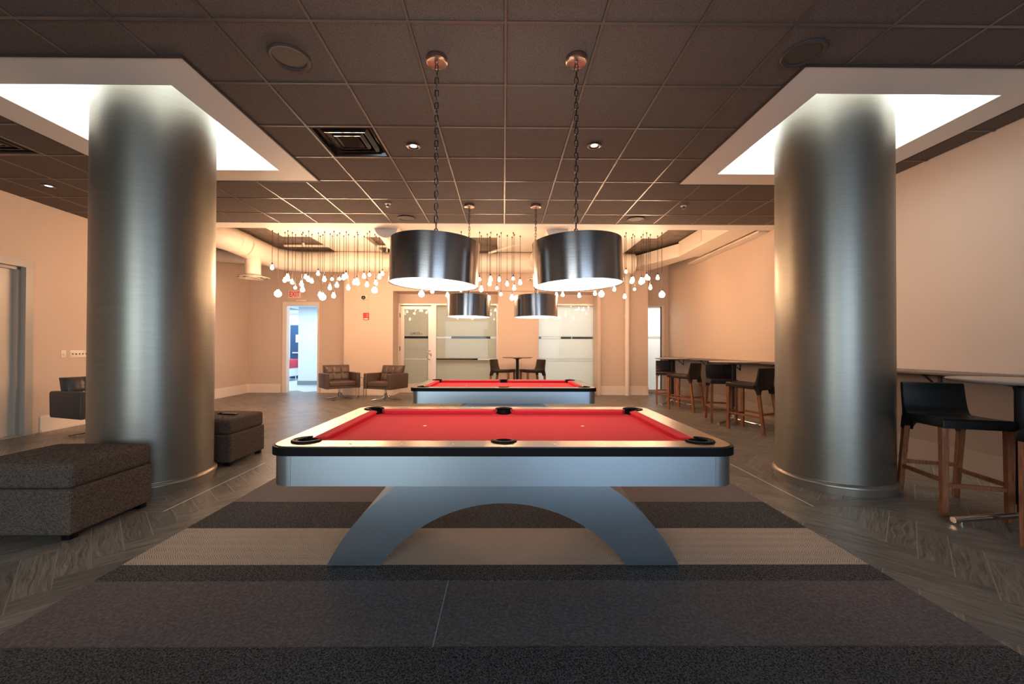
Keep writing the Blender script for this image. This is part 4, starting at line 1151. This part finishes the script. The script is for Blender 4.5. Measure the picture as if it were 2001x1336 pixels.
# ------------------------------------------------------------------ bar stools and tables
def make_stool(leather, label, loc, rz):
    """front is +y"""
    t = thing('bar_stool', label, 'bar stool', loc, rz, 'leather bar stools')
    L = M[leather]
    m = MB()
    m.sweep_x([(.235, .645), (.240, .70), (.228, .716), (.10, .708), (-.10, .700), (-.20, .700), (-.235, .69), (-.235, .63), (-.10, .632)], -.205, .205, .012, 3)
    m.build('seat', L, t, smooth=40)
    m = MB()
    prof = [(-.16, .69), (-.195, .715), (-.215, .76), (-.235, .85), (-.250, .940), (-.262, .948), (-.275, .940), (-.268, .85), (-.255, .74), (-.25, .62), (-.215, .62), (-.19, .66)]
    m.sweep_x(prof, -.205, .205, .010, 3)
    for sx in (-1, 1):      # leather sleeves running down onto the rear legs
        x = sx*.178
        m.bar((x, -.225, .66), (sx*.180, -.258, .56), .052, .062, .042, .040)
        n = 6      # web that rounds the corner under the seat
        pts = [(0, 0)]+[(.075*(1-math.sin(R(90*k/n))), -.075*(1-math.cos(R(90*k/n)))) for k in range(n+1)]
        m.prism([(sx*(.152-px), .632+pz) for px, pz in pts], -.03, .03, M=Matrix(((1, 0, 0, 0), (0, 0, 1, -.235), (0, 1, 0, 0), (0, 0, 0, 1))))
    m.build('backrest', L, t, smooth=40)
    for sx in (-1, 1):
        m = MB(); m.bar((sx*.182, .205, 0), (sx*.180, .205, .65), .036, .036, .042, .046); m.build('leg', M['wood'], t, smooth=0)
        m = MB(); m.bar((sx*.186, -.325, 0), (sx*.178, -.245, .60), .034, .036, .038, .044); m.build('leg', M['wood'], t, smooth=0)
        m = MB(); m.bar((sx*.182, .205, .255), (sx*.182, -.292, .235), .018, .030, axis=(1, 0, 0)); m.build('stretcher', M['wood'], t, smooth=0)
    m = MB(); m.bar((-.182, .205, .225), (.182, .205, .225), .030, .020, axis=(0, 0, 1)); m.build('stretcher', M['wood'], t, smooth=0)
    m = MB(); m.bar((-.182, -.286, .275), (.182, -.286, .275), .030, .020, axis=(0, 0, 1)); m.build('stretcher', M['wood'], t, smooth=0)
    return t
def place_by_front(fl, fdir):
    """fl = plan point of the front-left leg as seen facing the stool's front from outside; fdir = facing direction"""
    f = Vector(fdir).normalized(); rz = math.atan2(f.y, f.x)-PI/2
    return rz
def stool_at(src, fx, fy, fdir, legx, label):
    """put the stool so that one front leg (local x = legx*.182, y = .205) stands at (fx, fy)"""
    rz = place_by_front((fx, fy), fdir); c, s = math.cos(rz), math.sin(rz)
    lx, ly = legx*.182, .205
    loc = (fx-(c*lx-s*ly), fy-(s*lx+c*ly), 0)
    if src is None: return loc, rz
    return dup(src, loc, rz, label=label)
F1 = (-.32, -.95)
loc, rz = stool_at(None, 3.235, 2.98, F1, 1, '')
C1 = make_stool('leather_black', 'black leather bar stool nearest the camera, right of the right column', loc, rz)
F2 = (-.45, .89)
stool_at(C1, 3.245, 2.52, F2, -1, 'bar stool cut by the right picture edge, only its seat corner and front leg showing')
loc, rz = stool_at(None, 3.44, 6.22, (-.47, .88), -1, '')
B2 = make_stool('leather_dark', 'dark leather bar stool beside the right column, seen from behind, at the middle table', loc, rz)
stool_at(B2, 3.43, 6.70, (-.30, -.95), 1, 'dark leather bar stool facing us behind the middle bar table, by the right wall')
stool_at(B2, 3.33, 8.20, (-.58, .81), -1, 'dark leather bar stool with back to us at the farthest table along the right wall')
stool_at(B2, 3.34, 8.86, (-.35, -.94), 1, 'dark leather bar stool facing us at the farthest table along the right wall')
loc = (.02, 9.86, 0)
dup(B2, (.00, 9.83, 0), math.atan2(-.42, .9)-PI/2, label='dark leather bar stool left of the small round table before the back wall')
dup(B2, (.68, 9.83, 0), math.atan2(-.42, -.9)-PI/2, label='dark leather bar stool right of the small round table before the back wall')

def make_bartable(x, y, rz, label):
    t = thing('bar_table', label, 'bar table', (x, y, 0), rz, 'round bar tables')
    m = MB(); m.lathe([(0, .985), (.345, .985), (.368, .998), (.372, 1.004), (.368, 1.010), (0, 1.010)], 0, 0, 64); m.build('table_top', M['tabletop'], t, smooth=40)
    m = MB(); m.lathe([(.11, .984), (.11, .972), (.045, .955), (.036, .93), (.036, .135), (.0, .135)], 0, 0, 24); STEM = m.build('stem', M['stem'], t, smooth=40)
    m = MB(); m.cyl((0, 0, .055), (0, 0, .14), .030, n=18); m.build('collar', M['chrome'], STEM)
    for k in (0, 78, 219):
        a = R(k); c, s = math.cos(a), math.sin(a)
        m = MB(); m.cyl((0, 0, .065), (.50*c, .50*s, .032), .021, n=14); m.cyl((.44*c, .44*s, .0), (.44*c, .44*s, .02), .009, n=10); m.build('base_leg', M['chrome'], STEM, smooth=50)
    return t
BT = make_bartable(3.64, 2.84, R(181), 'round bar table at the right picture edge, by the nearest stool')
dup(BT, (3.82, 6.74, 0), R(215), label='round bar table along the right wall, just beyond the right column')
dup(BT, (3.74, 9.0, 0), R(222), label='round bar table farthest along the right wall, before the narrow window')
dup(BT, (.335, 9.86, 0), R(10), label='small round bar table standing before the middle of the back wall')

# wall ledge with brackets
t = thing('drinks_ledge', 'long dark wall-mounted drinks ledge running the length of the right wall', 'ledge', (XR-.004, 0, 0))
m = MB(); m.box(-.235, -.001, .2, 11.2, .962, 1.0, .004); m.build('ledge_top', M['ledge'], t, smooth=30)
for y in (1.6, 2.9, 4.24, 5.5, 6.6, 7.85, 9.09, 10.34):
    m = MB(); m.box(-.20, -.001, y-.006, y+.006, .945, .963); m.box(-.014, -.001, y-.016, y+.016, .80, .963); m.prism([(-.18, 0), (-.17, .015), (-.012, -.12), (-.012, -.14)], -.005, .005, M=Matrix(((1, 0, 0, 0), (0, 0, 1, y), (0, 1, 0, .945), (0, 0, 0, 1)))); m.build('bracket', M['stem'], t, smooth=0)
